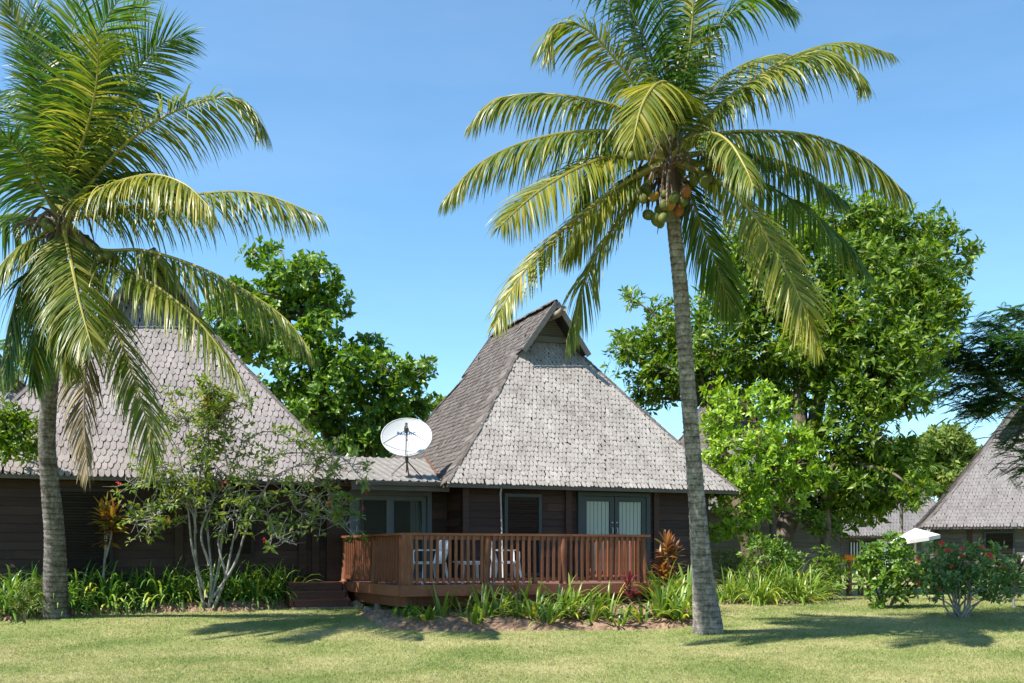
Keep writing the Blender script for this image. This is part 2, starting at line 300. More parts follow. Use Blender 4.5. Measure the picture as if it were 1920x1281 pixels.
def leafset(mb, org, d, up, L, Wd, m=0, fold=.12, droop=.12):
    d = nrm(d); sd = nrm(np.cross(d, up)); n = np.cross(sd, d); L = np.asarray(L)[:, None]; Wd = np.asarray(Wd)[:, None]
    b = org; l = org + d*L*.5 + sd*Wd*.5 + n*fold*Wd; r = org + d*L*.5 - sd*Wd*.5 + n*fold*Wd; tp = org + d*L - n*droop*L; md = org + d*L*.5
    V = np.stack([b, r, tp, md, l], 1); k = np.arange(len(org))[:, None]*5
    mb.add(V, np.concatenate([k+np.array([[0, 1, 2, 3]]), k+np.array([[0, 3, 2, 4]])]), m)

bed('soil_bed', 'brown mulch bed along the left bungalow wall', [G(-60, 1168), G(60, 1163), G(150, 1154), G(300, 1149), G(450, 1146), G(552, 1140)],
    [gp(-60, 21.0), gp(60, 21.3), gp(150, 21.4), gp(300, 21.7), gp(450, 22.0), gp(560, 22.4)], .16, 1)
bed('soil_bed', 'brown mulch bed in front of the timber deck', [G(672, 1152), G(700, 1168), G(748, 1182), G(900, 1185), G(1050, 1184), G(1200, 1183), G(1310, 1172), G(1345, 1150)],
    [gp(680, 20.4), gp(705, 20.1), gp(760, 19.9), gp(900, 20.4), gp(1050, 20.9), gp(1200, 21.4), gp(1310, 22.4), gp(1350, 23)], .10, 2)
bed('soil_bed', 'brown mulch bed under the spider lilies right of the right palm', [G(1352, 1135), G(1400, 1132), G(1460, 1134), G(1520, 1131), G(1548, 1122)],
    [gp(1352, 25), gp(1400, 25), gp(1460, 25.2), gp(1520, 25.2), gp(1548, 24.8)], .10, 3)
def in_bed(x, y):
    r = np.zeros(len(x), bool)
    for F, B in BEDS:
        o = np.argsort(F[:, 0]); yf = np.interp(x, F[o, 0], F[o, 1]); o2 = np.argsort(B[:, 0]); yb = np.interp(x, B[o2, 0], B[o2, 1])
        r |= (x > F[:, 0].min()) & (x < F[:, 0].max()) & (y > yf + .05) & (y < yb)
    return r
def build_grass():
    n = 520000; r = np.random.default_rng(5)
    y = 11.8 + 14.5*r.random(n)**1.25; x = (r.random(n)*2-1)*(.5*y+.6)
    k = ~in_bed(x, y); x, y = x[k], y[k]; n = len(x)
    h = r.uniform(.014, .034, n); a = r.random(n)*2*np.pi; w = r.uniform(.003, .006, n)*(1+(y-12)*.05)
    b = np.stack([x, y, ground_z(x, y)-.004], -1); s = np.stack([np.cos(a), np.sin(a), 0*a], -1)*w[:, None]
    ln = r.normal(0, .022, (n, 2)); tp = b + np.c_[ln, h]
    mb = MB(); mb.add(np.stack([b-s, b+s, tp], 1), np.arange(3*n).reshape(-1, 3))
    m = 1500; cy = 12 + 9*r.random(m)**1.3; cx = (r.random(m)*2-1)*(.5*cy+.4); kk = ~in_bed(cx, cy); cx, cy = cx[kk], cy[kk]; m = len(cx); q = 9
    X = np.repeat(cx, q)+r.normal(0, .022, m*q); Yy = np.repeat(cy, q)+r.normal(0, .022, m*q); H = r.uniform(.03, .075, m*q); a = r.random(m*q)*6.28
    b = np.stack([X, Yy, ground_z(X, Yy)-.004], -1); s = np.stack([np.cos(a), np.sin(a), 0*a], -1)*.004; tp = b + np.c_[r.normal(0, .03, (m*q, 2)), H]; mb.add(np.stack([b-s, b+s, tp], 1), np.arange(3*m*q).reshape(-1, 3))
    tag(mb.build('grass', m_blade), 'short mown grass blades of the lawn', 'grass', kind='stuff')
build_grass()

# ------------------------------------------------------------------ shingled roofs
# profile of the flared slope: horizontal inset from the eave -> rise
def roof_profile(hw, flare=1.):
    s = np.array([-.04, .5, 1.1, 1.9, 2.7, hw]); z = np.array([-.04, .56, 1.29, 2.33, 3.39, 3.39+(hw-2.7)*1.40])
    z = z*flare + s*1.34*(1-flare)
    ss = np.linspace(-.04, hw, 160); zz = np.interp(ss, s, z); k = np.hanning(25); k /= k.sum()
    pad = np.concatenate([zz[0]-(zz[1]-zz[0])*np.arange(12, 0, -1), zz, zz[-1]+(zz[-1]-zz[-2])*np.arange(1, 13)])
    return ss, np.convolve(pad, k, 'valid')
def slope_shingles(mb, prof, lo, hi, smax, place, m, ex=.165, wd=.105, seed=0):
    """lo(s), hi(s): ends of the row at inset s; place(along, s, z) -> local xyz."""
    r = np.random.default_rng(seed); ss, zz = prof
    arc = np.concatenate([[0], np.cumsum(np.hypot(np.diff(ss), np.diff(zz)))]); amax = np.interp(smax, ss, arc)
    out = np.array([[-.5, 1.75], [.5, 1.75], [.5, .55], [.34, .17], [0, 0], [-.34, .17], [-.5, .55]])
    A = []; C = []; Wv = []; Lf = []
    a = 0.; row = 0
    while a < amax - .03:
        s = np.interp(a, arc, ss); l, h = lo(s), hi(s); n = max(1, int((h-l)/wd)+2)
        c = l - wd*.5 + (np.arange(n) + (.5 if row % 2 else 0))*wd + r.normal(0, .008, n)
        C.append(c); A.append(a + r.normal(0, .013, n)); Wv.append(wd*r.uniform(.82, .97, n)); Lf.append(r.uniform(.013, .026, n)); a += ex; row += 1
    A, C, Wv, Lf = map(np.concatenate, (A, C, Wv, Lf)); n = len(A)
    def pt(al, ar, off):
        ar = np.clip(ar, 0, arc[-1]); s = np.interp(ar, arc, ss); z = np.interp(ar, arc, zz)
        ds = np.interp(ar+.03, arc, ss) - np.interp(ar-.03, arc, ss); dz = np.interp(ar+.03, arc, zz) - np.interp(ar-.03, arc, zz); q = np.hypot(ds, dz)+1e-9
        al = np.clip(al, lo(s), hi(s))
        return place(al, s - off*dz/q, z + off*ds/q)
    tilt = r.normal(0, .05, n); sl_ = r.random(n) < .012; A = A - sl_*r.uniform(.02, .07, n); tilt = tilt + sl_*r.normal(0, .35, n)
    AL = C[:, None] + out[None, :, 0]*Wv[:, None]; AR = np.minimum(A[:, None] + out[None, :, 1]*ex + tilt[:, None]*out[None, :, 0]*.3, amax)
    OF = .004 + Lf[:, None]*(1 - np.clip(out[None, :, 1]/1.75, 0, 1))
    V1 = pt(AL, AR, OF); V2 = pt(AL[:, 2:], AR[:, 2:], OF[:, 2:]-.016)
    V = np.concatenate([V1, V2], 1); b = np.arange(n)[:, None]*12
    keep = (np.abs(AL.max(1)-AL.min(1)) > .02)
    f1 = (b + np.arange(7)[None])[keep]; fe = np.concatenate([(b + np.array([[2+i, 7+i, 8+i, 3+i]]))[keep] for i in range(4)])
    mb.add(V, [f1[:, ::-1], fe], m)
def bungalow(name, label, loc, rz, W, D, ze, zf, zg, g=2.6, sh=(None, None), ex=.152, wd=.098, oh=.5, seed=1, wall_mat=None, log=True, flare=1.):
    root = thing(name, label, 'bungalow', (*loc, 0), rz); hw = W/2; prof = roof_profile(hw, flare); ss, zz = prof
    Zp = lambda s: np.interp(s, ss, zz) + ze
    mb = MB(); fo = .34                      # gablet overhang
    def lohi_side(end):
        return (lambda s: np.where(s < g, s, g-fo)), (lambda s: np.where(s < g, D-s, D-g+fo))
    lo, hi = lohi_side(0); lf = lambda s: s*1.; hf = lambda s: W-s
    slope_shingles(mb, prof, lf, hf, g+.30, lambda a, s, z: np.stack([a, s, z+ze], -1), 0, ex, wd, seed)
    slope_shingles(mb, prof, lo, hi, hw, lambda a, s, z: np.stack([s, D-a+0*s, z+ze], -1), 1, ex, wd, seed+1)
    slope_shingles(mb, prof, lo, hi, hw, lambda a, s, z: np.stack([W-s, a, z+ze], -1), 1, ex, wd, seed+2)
    # boarding under the shingles
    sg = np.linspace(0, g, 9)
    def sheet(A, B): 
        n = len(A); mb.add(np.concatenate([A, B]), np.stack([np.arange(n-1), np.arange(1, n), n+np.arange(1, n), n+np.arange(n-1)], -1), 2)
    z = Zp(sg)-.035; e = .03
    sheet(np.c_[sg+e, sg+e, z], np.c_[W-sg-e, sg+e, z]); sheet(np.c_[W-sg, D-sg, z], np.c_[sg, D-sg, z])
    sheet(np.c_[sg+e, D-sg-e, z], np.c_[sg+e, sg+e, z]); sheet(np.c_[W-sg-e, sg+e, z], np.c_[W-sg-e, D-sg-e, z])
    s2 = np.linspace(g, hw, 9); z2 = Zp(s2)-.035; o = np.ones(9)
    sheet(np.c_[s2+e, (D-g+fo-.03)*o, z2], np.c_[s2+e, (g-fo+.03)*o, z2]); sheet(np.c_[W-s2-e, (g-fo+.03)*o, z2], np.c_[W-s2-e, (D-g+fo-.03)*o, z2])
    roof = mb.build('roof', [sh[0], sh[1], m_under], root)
    # hip caps: overlapping short boards along each hip
    def caps(p_of, n, mat, out3, par=roof, w=.2, nm='hip_cap'):
        cb = MB(); r = np.random.default_rng(seed+9)
        for k in range(n):
            a, b = k/n, min(1, (k+1.9)/n); p, q = p_of(a), p_of(b)
            up = np.array([r.normal(0, .05), r.normal(0, .05), 1]); x = nrm(np.cross(q-p, up)); x = x if x @ out3 > 0 else -x
            for sd, wj in ((1, w*r.uniform(.75, 1.15)), (-1, w*.32*r.uniform(.7, 1.2))):
                lift = .032+.022*r.random(); dn = wj*.62
                v = [p+[0, 0, lift], q+[0, 0, .022], q+x*sd*wj*r.uniform(.9, 1.05)+[0, 0, .022-dn], p+x*sd*wj+[0, 0, lift-dn]]
                v2 = [c-np.array([0, 0, .018]) for c in v]
                cb.add(v+v2, np.array([[0,1,2,3],[0,3,7,4],[3,2,6,7],[4,7,6,5]]))
        return cb.build(nm, mat, par)
    cn = int(g*1.75/ex*1.0); LX, RX = np.array([-1., .6, 0]), np.array([1., .6, 0])
    caps(lambda t: np.array([t*g, t*g, Zp(t*g)]), cn, sh[1], LX); caps(lambda t: np.array([W-t*g, t*g, Zp(t*g)]), cn, sh[1], RX)
    caps(lambda t: np.array([t*g, D-t*g, Zp(t*g)]), cn, sh[1], LX); caps(lambda t: np.array([W-t*g, D-t*g, Zp(t*g)]), cn, sh[1], RX)
    zr = Zp(hw); caps(lambda t: np.array([hw, D-g+fo-(D-2*g+2*fo)*t, zr+.02]), int((D-2*g)/.13), m_shingle_side, LX, w=.16, nm='ridge_cap')
    # gablet: louvred vent, barge boards, protruding ridge log
    for v0, sg_ in ((g, 1), (D-g, -1)):
        vb = MB(); zb = Zp(g)+.30; nz = 11; top = zr-.08
        gw = hw-g-.24; vb.add([[hw-gw, v0+sg_*.22, zb], [hw+gw, v0+sg_*.22, zb], [hw, v0+sg_*.22, top]], np.array([[0, 1, 2]]), 1)
        for k in range(nz):
            zz_ = zb+.16+(top-zb-.2)*k/nz; hw_ = gw*(1-(zz_-zb)/(top-zb))-.02
            if hw_ > .03: vb.bar([hw-hw_, v0+sg_*.19, zz_], [hw+hw_, v0+sg_*.19, zz_], .015, .085, 0, (0, -sg_*.7, 1))
        vb.box((hw-gw-.02, min(v0+sg_*.12, v0+sg_*.21), zb), (hw+gw+.02, max(v0+sg_*.12, v0+sg_*.21), zb+.14), 0)
        vb.build('gable_vent', [m_board, m_under], root)
        for sd in (-1, 1):
            bb = MB(); vv = v0-sg_*(fo+.03); pts = []
            a = np.array([hw+sd*(hw-g+.0), vv, Zp(g)-.06]); c = np.array([hw+sd*.0, vv, zr-.055])
            bb.bar(a, c, .04, .125, 0, (0, 0, 1)); bb.build('barge_board', m_board, root)
    if log:
        lb = MB(); p = spline([[hw, g+.3, zr-.32], [hw, g-fo-.1, zr-.33], [hw+.02, g-fo-.42, zr-.27]], 8); lb.tube(p, [.09, .09, .088, .085, .083, .08, .078, .07], 10); lb.build('ridge_log', m_greylog, root, True)
    # eave soffit, fascia and rafters
    eb = MB(); zs = ze-.10
    for a, b in (((.02, .0), (W-.02, .05)), ((.02, D-.05), (W-.02, D)), ((0, .052), (.05, D-.052)), ((W-.05, .052), (W, D-.052))):
        eb.box((a[0], a[1], zs), (b[0], b[1], ze-.015))
    eb.box((.06, .06, ze+.0), (W-.06, D-.06, ze+.03)); eb.build('eave_fascia', m_gutter, root)
    # plank walls: lapped boards as a saw-tooth profile, on a stone-free base
    wb = MB(); r = np.random.default_rng(seed+3); wm = wall_mat or m_plank; bh = .17
    x0, x1, y0, y1 = oh, W-oh, oh, D-oh; ztop = ze-.02
    nb = int((ztop-zf)/bh)+1
    for (p, q, n_) in (((x0, y0), (x1, y0), (0, -1)), ((x0, y1), (x0, y0), (-1, 0)), ((x1, y0), (x1, y1), (1, 0)), ((x1, y1), (x0, y1), (0, 1))):
        p = np.array([*p, 0.]); q = np.array([*q, 0.]); n3 = np.array([*n_, 0.])
        Lw = np.linalg.norm(q-p)
        for k in range(nb):
            za = zf+k*bh; zb_ = min(ztop, za+bh-.006)
            cuts = np.concatenate([[0], np.sort(r.uniform(.1, .9, 2)), [1]])
            for i in range(3):
                a = p+(q-p)*(cuts[i]+.0004); b = p+(q-p)*(cuts[i+1]-.0004); o = r.uniform(0, .006)
                v = [a+n3*(.03+o)+[0, 0, za], b+n3*(.03+o)+[0, 0, za], b+n3*(.008+o)+[0, 0, zb_], a+n3*(.008+o)+[0, 0, zb_], a+[0, 0, za], b+[0, 0, za]]
                wb.add(v, np.array([[0, 1, 2, 3], [4, 5, 1, 0]]))
        wb.add([p+[0, 0, zf], q+[0, 0, zf], q+[0, 0, ztop], p+[0, 0, ztop]], np.array([[0, 1, 2, 3]]), 1)
    wb.build('wall', [wm, m_under], root)
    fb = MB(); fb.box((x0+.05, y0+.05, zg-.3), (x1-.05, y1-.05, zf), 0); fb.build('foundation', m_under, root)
    return root, dict(x0=x0, x1=x1, y0=y0, y1=y1, zf=zf, ze=ze, prof=prof)
def post(root, x, y, z0, z1, w=.13, mat=None, name='wall_post'):
    b = MB(); b.box((x-w/2, y-.055, z0), (x+w/2, y+.02, z1)); return b.build(name, mat or m_plank, root)
def louvre_window(root, x0, x1, y, z0, z1, frame=m_bluegrey, slat=m_louvre):
    b = MB(); fw = .07
    b.box((x0, y-.07, z0), (x0+fw, y-.0, z1)); b.box((x1-fw, y-.07, z0), (x1, y-.0, z1)); b.box((x0+fw, y-.07, z1-fw), (x1-fw, y, z1)); b.box((x0+fw, y-.07, z0), (x1-fw, y, z0+fw))
    w = b.build('louvre_window', frame, root)
    s = MB(); n = int((z1-z0-2*fw)/.055)
    s.box((x0+fw, y-.012, z0+fw), (x1-fw, y-.004, z1-fw))
    for k in range(n):
        z = z0+fw+.03+k*.055; s.bar([x0+fw+.003, y-.04, z], [x1-fw-.003, y-.04, z], .012, .06, 0, (0, -.75, .8))
    s.build('louvre_slats', slat, w); return w
def glazed_leaf(par, x0, x1, y, z0, z1, frame, fw=.10, blind=False, handle=None):
    b = MB(); b.box((x0, y-.05, z0), (x0+fw, y, z1)); b.box((x1-fw, y-.05, z0), (x1, y, z1)); b.box((x0+fw, y-.05, z1-fw), (x1-fw, y, z1)); b.box((x0+fw, y-.05, z0), (x1-fw, y, z0+fw*1.6))
    o = b.build('door_leaf', frame, par)
    p = MB()
    if blind:
        n = max(3, int((x1-x0-2*fw)/.095)); w = (x1-x0-2*fw)/n
        for k in range(n):
            xa = x0+fw+k*w+.006; p.box((xa, y-.020+.003*(k % 2), z0+fw*1.6+.002), (xa+w-.012, y-.016+.003*(k % 2), z1-fw-.002))
        p.build('vertical_blind', m_blind, o)
        p = MB(); p.box((x0+fw, y-.034, z0+fw*1.6), (x1-fw, y-.030, z1-fw)); p.build('pane', m_glass, o)
    else:
        p.box((x0+fw, y-.024, z0+fw*1.6), (x1-fw, y-.018, z1-fw)); p.build('pane', m_glass, o)
    if handle is not None:
        h = MB(); h.tube([[handle, y-.045, z0+1.02], [handle, y-.09, z0+1.03], [handle, y-.09, z0+1.14], [handle, y-.05, z0+1.15]], .011, 8)
        h.build('door_handle', m_white, o, True); h = MB(); h.ball([handle, y-.055, z0+1.27], .02, 8, 6); h.build('door_lock', m_white, o, True)
    return o

PHI = R(22.0); U = np.array([math.cos(PHI), math.sin(PHI)]); V = np.array([-math.sin(PHI), math.cos(PHI)])
O = np.array([-1.348, 22.1]); ZE, ZF = 3.05, .98
def loc(u, v, z=0): p = O + U*u + V*v; return np.array([p[0], p[1], z])
WM = 7.12
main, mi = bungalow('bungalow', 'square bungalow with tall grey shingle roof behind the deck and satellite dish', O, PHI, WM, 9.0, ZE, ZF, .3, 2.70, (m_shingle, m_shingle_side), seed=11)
yw = .5
for x in (.57, 2.98, 5.2, 6.40): post(main, x, yw-.03, ZF, ZE-.02, .14 if x < 6 else .16)
louvre_window(main, 1.45, 2.32, yw-.03, ZF+.1, ZE-.18)
ib = MB(); ib.box((3.2, yw+.0, ZF), (5.0, yw+.006, ZE-.1))
ib.build('door_backing', m_under, main)
fd = MB(); 
for a, b in (((3.2, 0), (3.30, 1)), ((4.92, 0), (5.02, 1))): fd.box((a[0], yw-.11, ZF), (b[0], yw-.02, ZE-.1))
fd.box((3.30, yw-.11, ZE-.19), (4.92, yw-.02, ZE-.1)); fd = fd.build('french_door', m_bluegrey, main)
glazed_leaf(fd, 3.305, 4.10, yw-.04, ZF+.02, ZE-.20, m_bluegrey, .11, True, 4.05)
glazed_leaf(fd, 4.12, 4.915, yw-.04, ZF+.02, ZE-.20, m_bluegrey, .11, True, 4.17)
# left bungalow
OL = np.array([-3.30, 22.56]) - U*7.8
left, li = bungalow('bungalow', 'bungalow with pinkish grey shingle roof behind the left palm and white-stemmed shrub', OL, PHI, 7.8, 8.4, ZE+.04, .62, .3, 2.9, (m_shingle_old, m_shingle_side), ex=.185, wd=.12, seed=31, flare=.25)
louvre_window(left, 1.95, 3.0, yw-.03, 1.15, ZE-.2, m_louvre); louvre_window(left, 4.95, 5.75, yw-.03, 1.5, ZE-.2, m_louvre)
for x in (.57, 4.25, 6.75, 7.03): post(left, x, yw-.03, .62, ZE-.02, .16)

# ------------------------------------------------------------------ link between the two bungalows
def build_link():
    root = thing('link_building', 'low metal-roofed link with glass sliding door joining the two bungalows', 'building', (*O, 0), PHI)
    b = MB(); v0, v1, z0, z1 = .42, 3.7, ZE+.03, ZE+.80; u0, u1 = -2.6, .95
    n = int((u1-u0)/.03); us = np.linspace(u0, u1, n); ph = ((us-u0)/.19) % 1; h = np.where(ph < .26, .032*np.sin(ph/.26*np.pi)**.6, 0)
    A = np.c_[us, np.full(n, v0), z0+h]; B = np.c_[us, np.full(n, v1), z1+h]; i = np.arange(n-1)
    b.add(np.r_[A, B], np.stack([i, i+1, n+i+1, n+i], -1)); 
    b.add(np.r_[A-[0,0,.03], B-[0,0,.03]], np.stack([n+i, n+i+1, i+1, i], -1))
    b.build('metal_roof', m_metalroof, root)
    g = MB(); g.box((-1.82, .30, ZE-.07), (.03, .42, ZE+.0)); g.box((-1.82, .28, ZE-.015), (.03, .30, ZE+.012)); g.box((-1.9, .44, ZE-.17), (.2, .50, ZE+.0)); g.build('gutter', m_gutter, root)
    f = MB(); p = []
    ss, zz = mi['prof']
    for t in np.linspace(0, 1, 20):
        v = v0+(v1-v0)*t; z = z0+(z1-z0)*t; s = np.interp(z-ZE+.03, zz, ss); p.append([s-.03, v, z+.03])
    f.tube(p, .028, 6); f.build('valley_flashing', m_rust, root)
    w = MB(); yv = 1.45
    w.box((-2.2, yv, ZF-.4), (-1.72, yv+.06, ZE+.1)); w.box((.12, yv, ZF-.4), (.55, yv+.06, ZE+.1)); w.box((-1.72, yv, ZE-.12), (.12, yv+.06, ZE+.1)); w.box((-1.72, yv+1.5, ZF-.3), (.12, yv+1.56, ZE+.1))
    for k in range(12):
        z = ZF+k*.17; w.box((.13, yv-.02, z), (.5, yv, z+.163)); w.box((-2.2, yv-.02, z), (-1.73, yv, z+.163))
    w.build('wall', m_plank, root)
    s = MB(); s.box((-1.72, yv-.05, ZF), (-1.62, yv+.05, ZE-.12)); s.box((.02, yv-.05, ZF), (.12, yv+.05, ZE-.12)); s.box((-1.62, yv-.05, ZE-.22), (.02, yv+.05, ZE-.12)); s.box((-1.62, yv-.05, ZF-.02), (.02, yv+.05, ZF+.03))
    s = s.build('sliding_door', m_lightframe, root)
    for u0_, u1_ in ((-1.60, -1.36), (-.30, .0)):
        c = MB(); us_ = np.linspace(u0_, u1_, 40); vv_ = yv+.22+.03*np.sin(us_*70); i_ = np.arange(39)
        c.add(np.r_[np.c_[us_, vv_, np.full(40, ZF+.06)], np.c_[us_, vv_, np.full(40, ZE-.2)]], np.stack([i_, i_+1, 41+i_, 40+i_], -1)); c.build('curtain', m_curtain, s, True)
    glazed_leaf(s, -1.615, -.80, yv+.02, ZF+.035, ZE-.225, m_lightframe, .10, False, -1.57); glazed_leaf(s, -.82, .015, yv+.075, ZF+.035, ZE-.225, m_lightframe, .10)
build_link()

# ------------------------------------------------------------------ deck, steps, chairs
def build_deck():
    root = thing('deck', 'red-brown timber deck with baluster railing in front of the bungalow', 'deck', (*O, 0), PHI)
    uF0, uF1, vF = -1.64, 3.60, -2.38; uB, vB = -1.92, 1.42
    lx = lambda v: uF0 + (uB-uF0)*(v-vF)/(vB-vF)
    f = MB(); r = np.random.default_rng(3); n = 38
    for k in range(n):                                  # floor boards run along the front
        v = vF+.02+(yw-.06-vF-.02)*k/n; v2 = vF+.02+(yw-.06-vF-.02)*(k+1)/n-.008; z = ZF-.035
        f.add([[lx(v), v, z], [uF1+.0, v, z], [uF1, v2, z], [lx(v2), v2, z], [lx(v), v, ZF+r.uniform(-.002, .002)], [uF1, v, ZF], [uF1, v2, ZF], [lx(v2), v2, ZF]],
              np.array([[0,3,2,1],[4,5,6,7],[0,1,5,4],[1,2,6,5],[2,3,7,6],[3,0,4,7]]))
    for k in range(10):
        v = yw-.05+(vB-yw+.05)*k/10; v2 = v+(vB-yw+.05)/10-.008
        f.add([[lx(v), v, ZF-.035], [.46, v, ZF-.035], [.46, v2, ZF-.035], [lx(v2), v2, ZF-.035], [lx(v), v, ZF], [.46, v, ZF], [.46, v2, ZF], [lx(v2), v2, ZF]],
              np.array([[0,3,2,1],[4,5,6,7],[0,1,5,4],[1,2,6,5],[2,3,7,6],[3,0,4,7]]))
    for k in range(16):                                 # narrow landing below the french door
        v = -.9+1.34*k/16; f.box((uF1+.006, v, ZF-.037), (5.7, v+.076, ZF-.002))
    f.build('floor', m_decktop, root)
    a = MB(); a.box((uF0-.06, vF-.06, ZF-.19), (uF1+.06, vF-.005, ZF+.012)); a.box((uF1+.005, vF, ZF-.19), (uF1+.06, -.96, ZF+.012)); a.box((uF1+.06, -.96, ZF-.19), (5.76, -.905, ZF+.008))
    a.bar([uF0-.035, vF-.0, ZF-.09], [uB-.03, vB, ZF-.09], .05, .20); a.build('fascia', m_deck, root)
    j = MB(); j.bar([uF0+.08, vF+.12, ZF-.29], [uB+.12, vB, ZF-.29], .08, .19); j.bar([uF0+.1, vF+.35, ZF-.29], [uF1-.05, vF+.35, ZF-.29], .08, .19); j.bar([uF0+.1, vF+1.7, ZF-.29], [uF1-.05, vF+1.7, ZF-.29], .08, .19); j.build('bearer', m_deck, root)
    for (u, v) in ((-1.2, vF+.35), (.35, vF+.3), (1.9, vF+.3), (3.3, vF+.22), (3.52, vF+.45), (-1.62, -.6), (-1.72, .7), (.35, -.4), (1.9, -.4)):
        p = MB(); p.tube([[u, v, .1], [u, v, ZF-.2]], .075, 10) if u < -1.5 else p.box((u-.06, v-.06, .05), (u+.06, v+.06, ZF-.19)); p.build('stump', m_greylog if u < -1.5 else m_deck, root)
    zr = ZF+.965
    # posts: a square corner post, wavy log posts elsewhere
    c = MB(); c.box((uF0-.01, vF+.01, ZF), (uF0+.2, vF+.22, zr-.045)); c.build('corner_post', m_log, root)
    for (u, v, w_) in ((.02, vF+.1, .082), (1.60, vF+.1, .082), (3.36, vF+.12, .085), (lx(-.55)+.1, -.55, .075), (lx(1.3)+.08, 1.3, .075), (3.4, .36, .075)):
        pb = MB(); k = 14; z = np.linspace(ZF, zr-.045, k); P = np.c_[u+.018*np.sin(z*4+u*3), v+.014*np.cos(z*5+u), z]
        pb.tube(P, w_*(1+.06*np.sin(z*6+u*2)), 12); pb.build('log_post', m_log, root, True)
    rail = MB(); lb = 1.36
    rail.box((uF0-.05, vF+.02, zr-.045), (uF1-.12, vF+.18, zr)); rail.bar([lx(vF+.18)+.05, vF+.185, zr-.0225], [lx(lb)+.05, lb, zr-.0225], .15, .045)
    rail.box((3.33, vF+.185, zr-.046), (3.47, .44, zr-.001))
    rail.box((uF0+.2, vF+.075, ZF+.075), (3.3, vF+.115, ZF+.135)); rail.bar([lx(vF+.2)+.08, vF+.22, ZF+.105], [lx(lb)+.07, lb, ZF+.105], .04, .06); rail.box((3.385, vF+.19, ZF+.075), (3.425, .3, ZF+.135))
    rail.box((uF0+.2, vF+.078, zr-.12), (3.3, vF+.112, zr-.046)); rail.box((3.388, vF+.19, zr-.12), (3.422, .3, zr-.047)); rail.bar([lx(vF+.2)+.08, vF+.22, zr-.083], [lx(lb)+.07, lb, zr-.083], .036, .07)
    for u in (-.05, 1.0, 1.68): rail.box((u-.05, vF+.07, ZF+.001), (u+.05, vF+.12, ZF+.074))
    rl = rail.build('railing', m_deck, root)
    bals = [(uF0+.30+k*.123, vF+.055, 0) for k in range(39)]
    bals = [b for b in bals if min(abs(b[0]-.02), abs(b[0]-1.60), abs(b[0]-3.36)) > .085]
    bals += [(lx(v)+.055, v, 1) for v in np.arange(vF+.36, 1.25, .128) if abs(v+.55) > .09]
    bals += [(3.37, v, 1) for v in np.arange(vF+.3, .28, .17)]
    cache = {}
    for k, (u, v, side) in enumerate(bals):
        w1, w2 = (.026, .019) if not side else (.019, .026)
        key = (side, k % 5)
        if key not in cache:
            b = MB(); tw = .006*(k % 5-2); b.box((-w1+tw*0, -w2, ZF+.04+.012*(k % 3)), (w1, w2, zr-.05)); o = b.build('baluster', m_deck, rl); cache[key] = o
        else: o = cache[key].copy(); COL.objects.link(o); o.parent = rl
        o.location = (u, v, 0); o.rotation_euler = (R(((k*37) % 9-4)*.08), R(((k*53) % 9-4)*.16), R(((k*29) % 7-3)*1.2))
build_deck()
def build_steps():
    root = thing('garden_steps', 'dark red timber steps up to the deck beside the strap-leaf plants', 'steps', (*O, 0), PHI)
    zs = [ZF-.002, .82, .66]; u0, u1 = -3.12, -2.0; vt = [1.42, .82, .50, .18]; zg = .46
    for k in range(3):
        b = MB(); b.box((u0, vt[k+1], zs[k]-.045), (u1, vt[k]-.005, zs[k])); b.build('tread', m_steps, root)
        r = MB(); r.box((u0+.01, vt[k+1]+.03, (zs[k+1] if k < 2 else zg)+.001), (u1-.01, vt[k+1]+.055, zs[k]-.046)); r.build('riser', m_steps, root)
    b = MB(); b.box((u0-.05, .0, .40), (u1+.06, .17, .50)); b.build('bottom_sleeper', m_greylog, root)
    for u in (u0-.045, u1+.005):
        s = MB(); s.add([[u, .2, .4], [u, .2, .56], [u, .95, ZF-.03], [u, 1.42, ZF-.03], [u, 1.42, .4], [u+.04, .2, .4], [u+.04, .2, .56], [u+.04, .95, ZF-.03], [u+.04, 1.42, ZF-.03], [u+.04, 1.42, .4]],
            [np.array([[0,1,2,3,4],[9,8,7,6,5]]), np.array([[0,5,6,1],[1,6,7,2],[2,7,8,3]])]); s.build('stringer', m_steps, root)
build_steps()
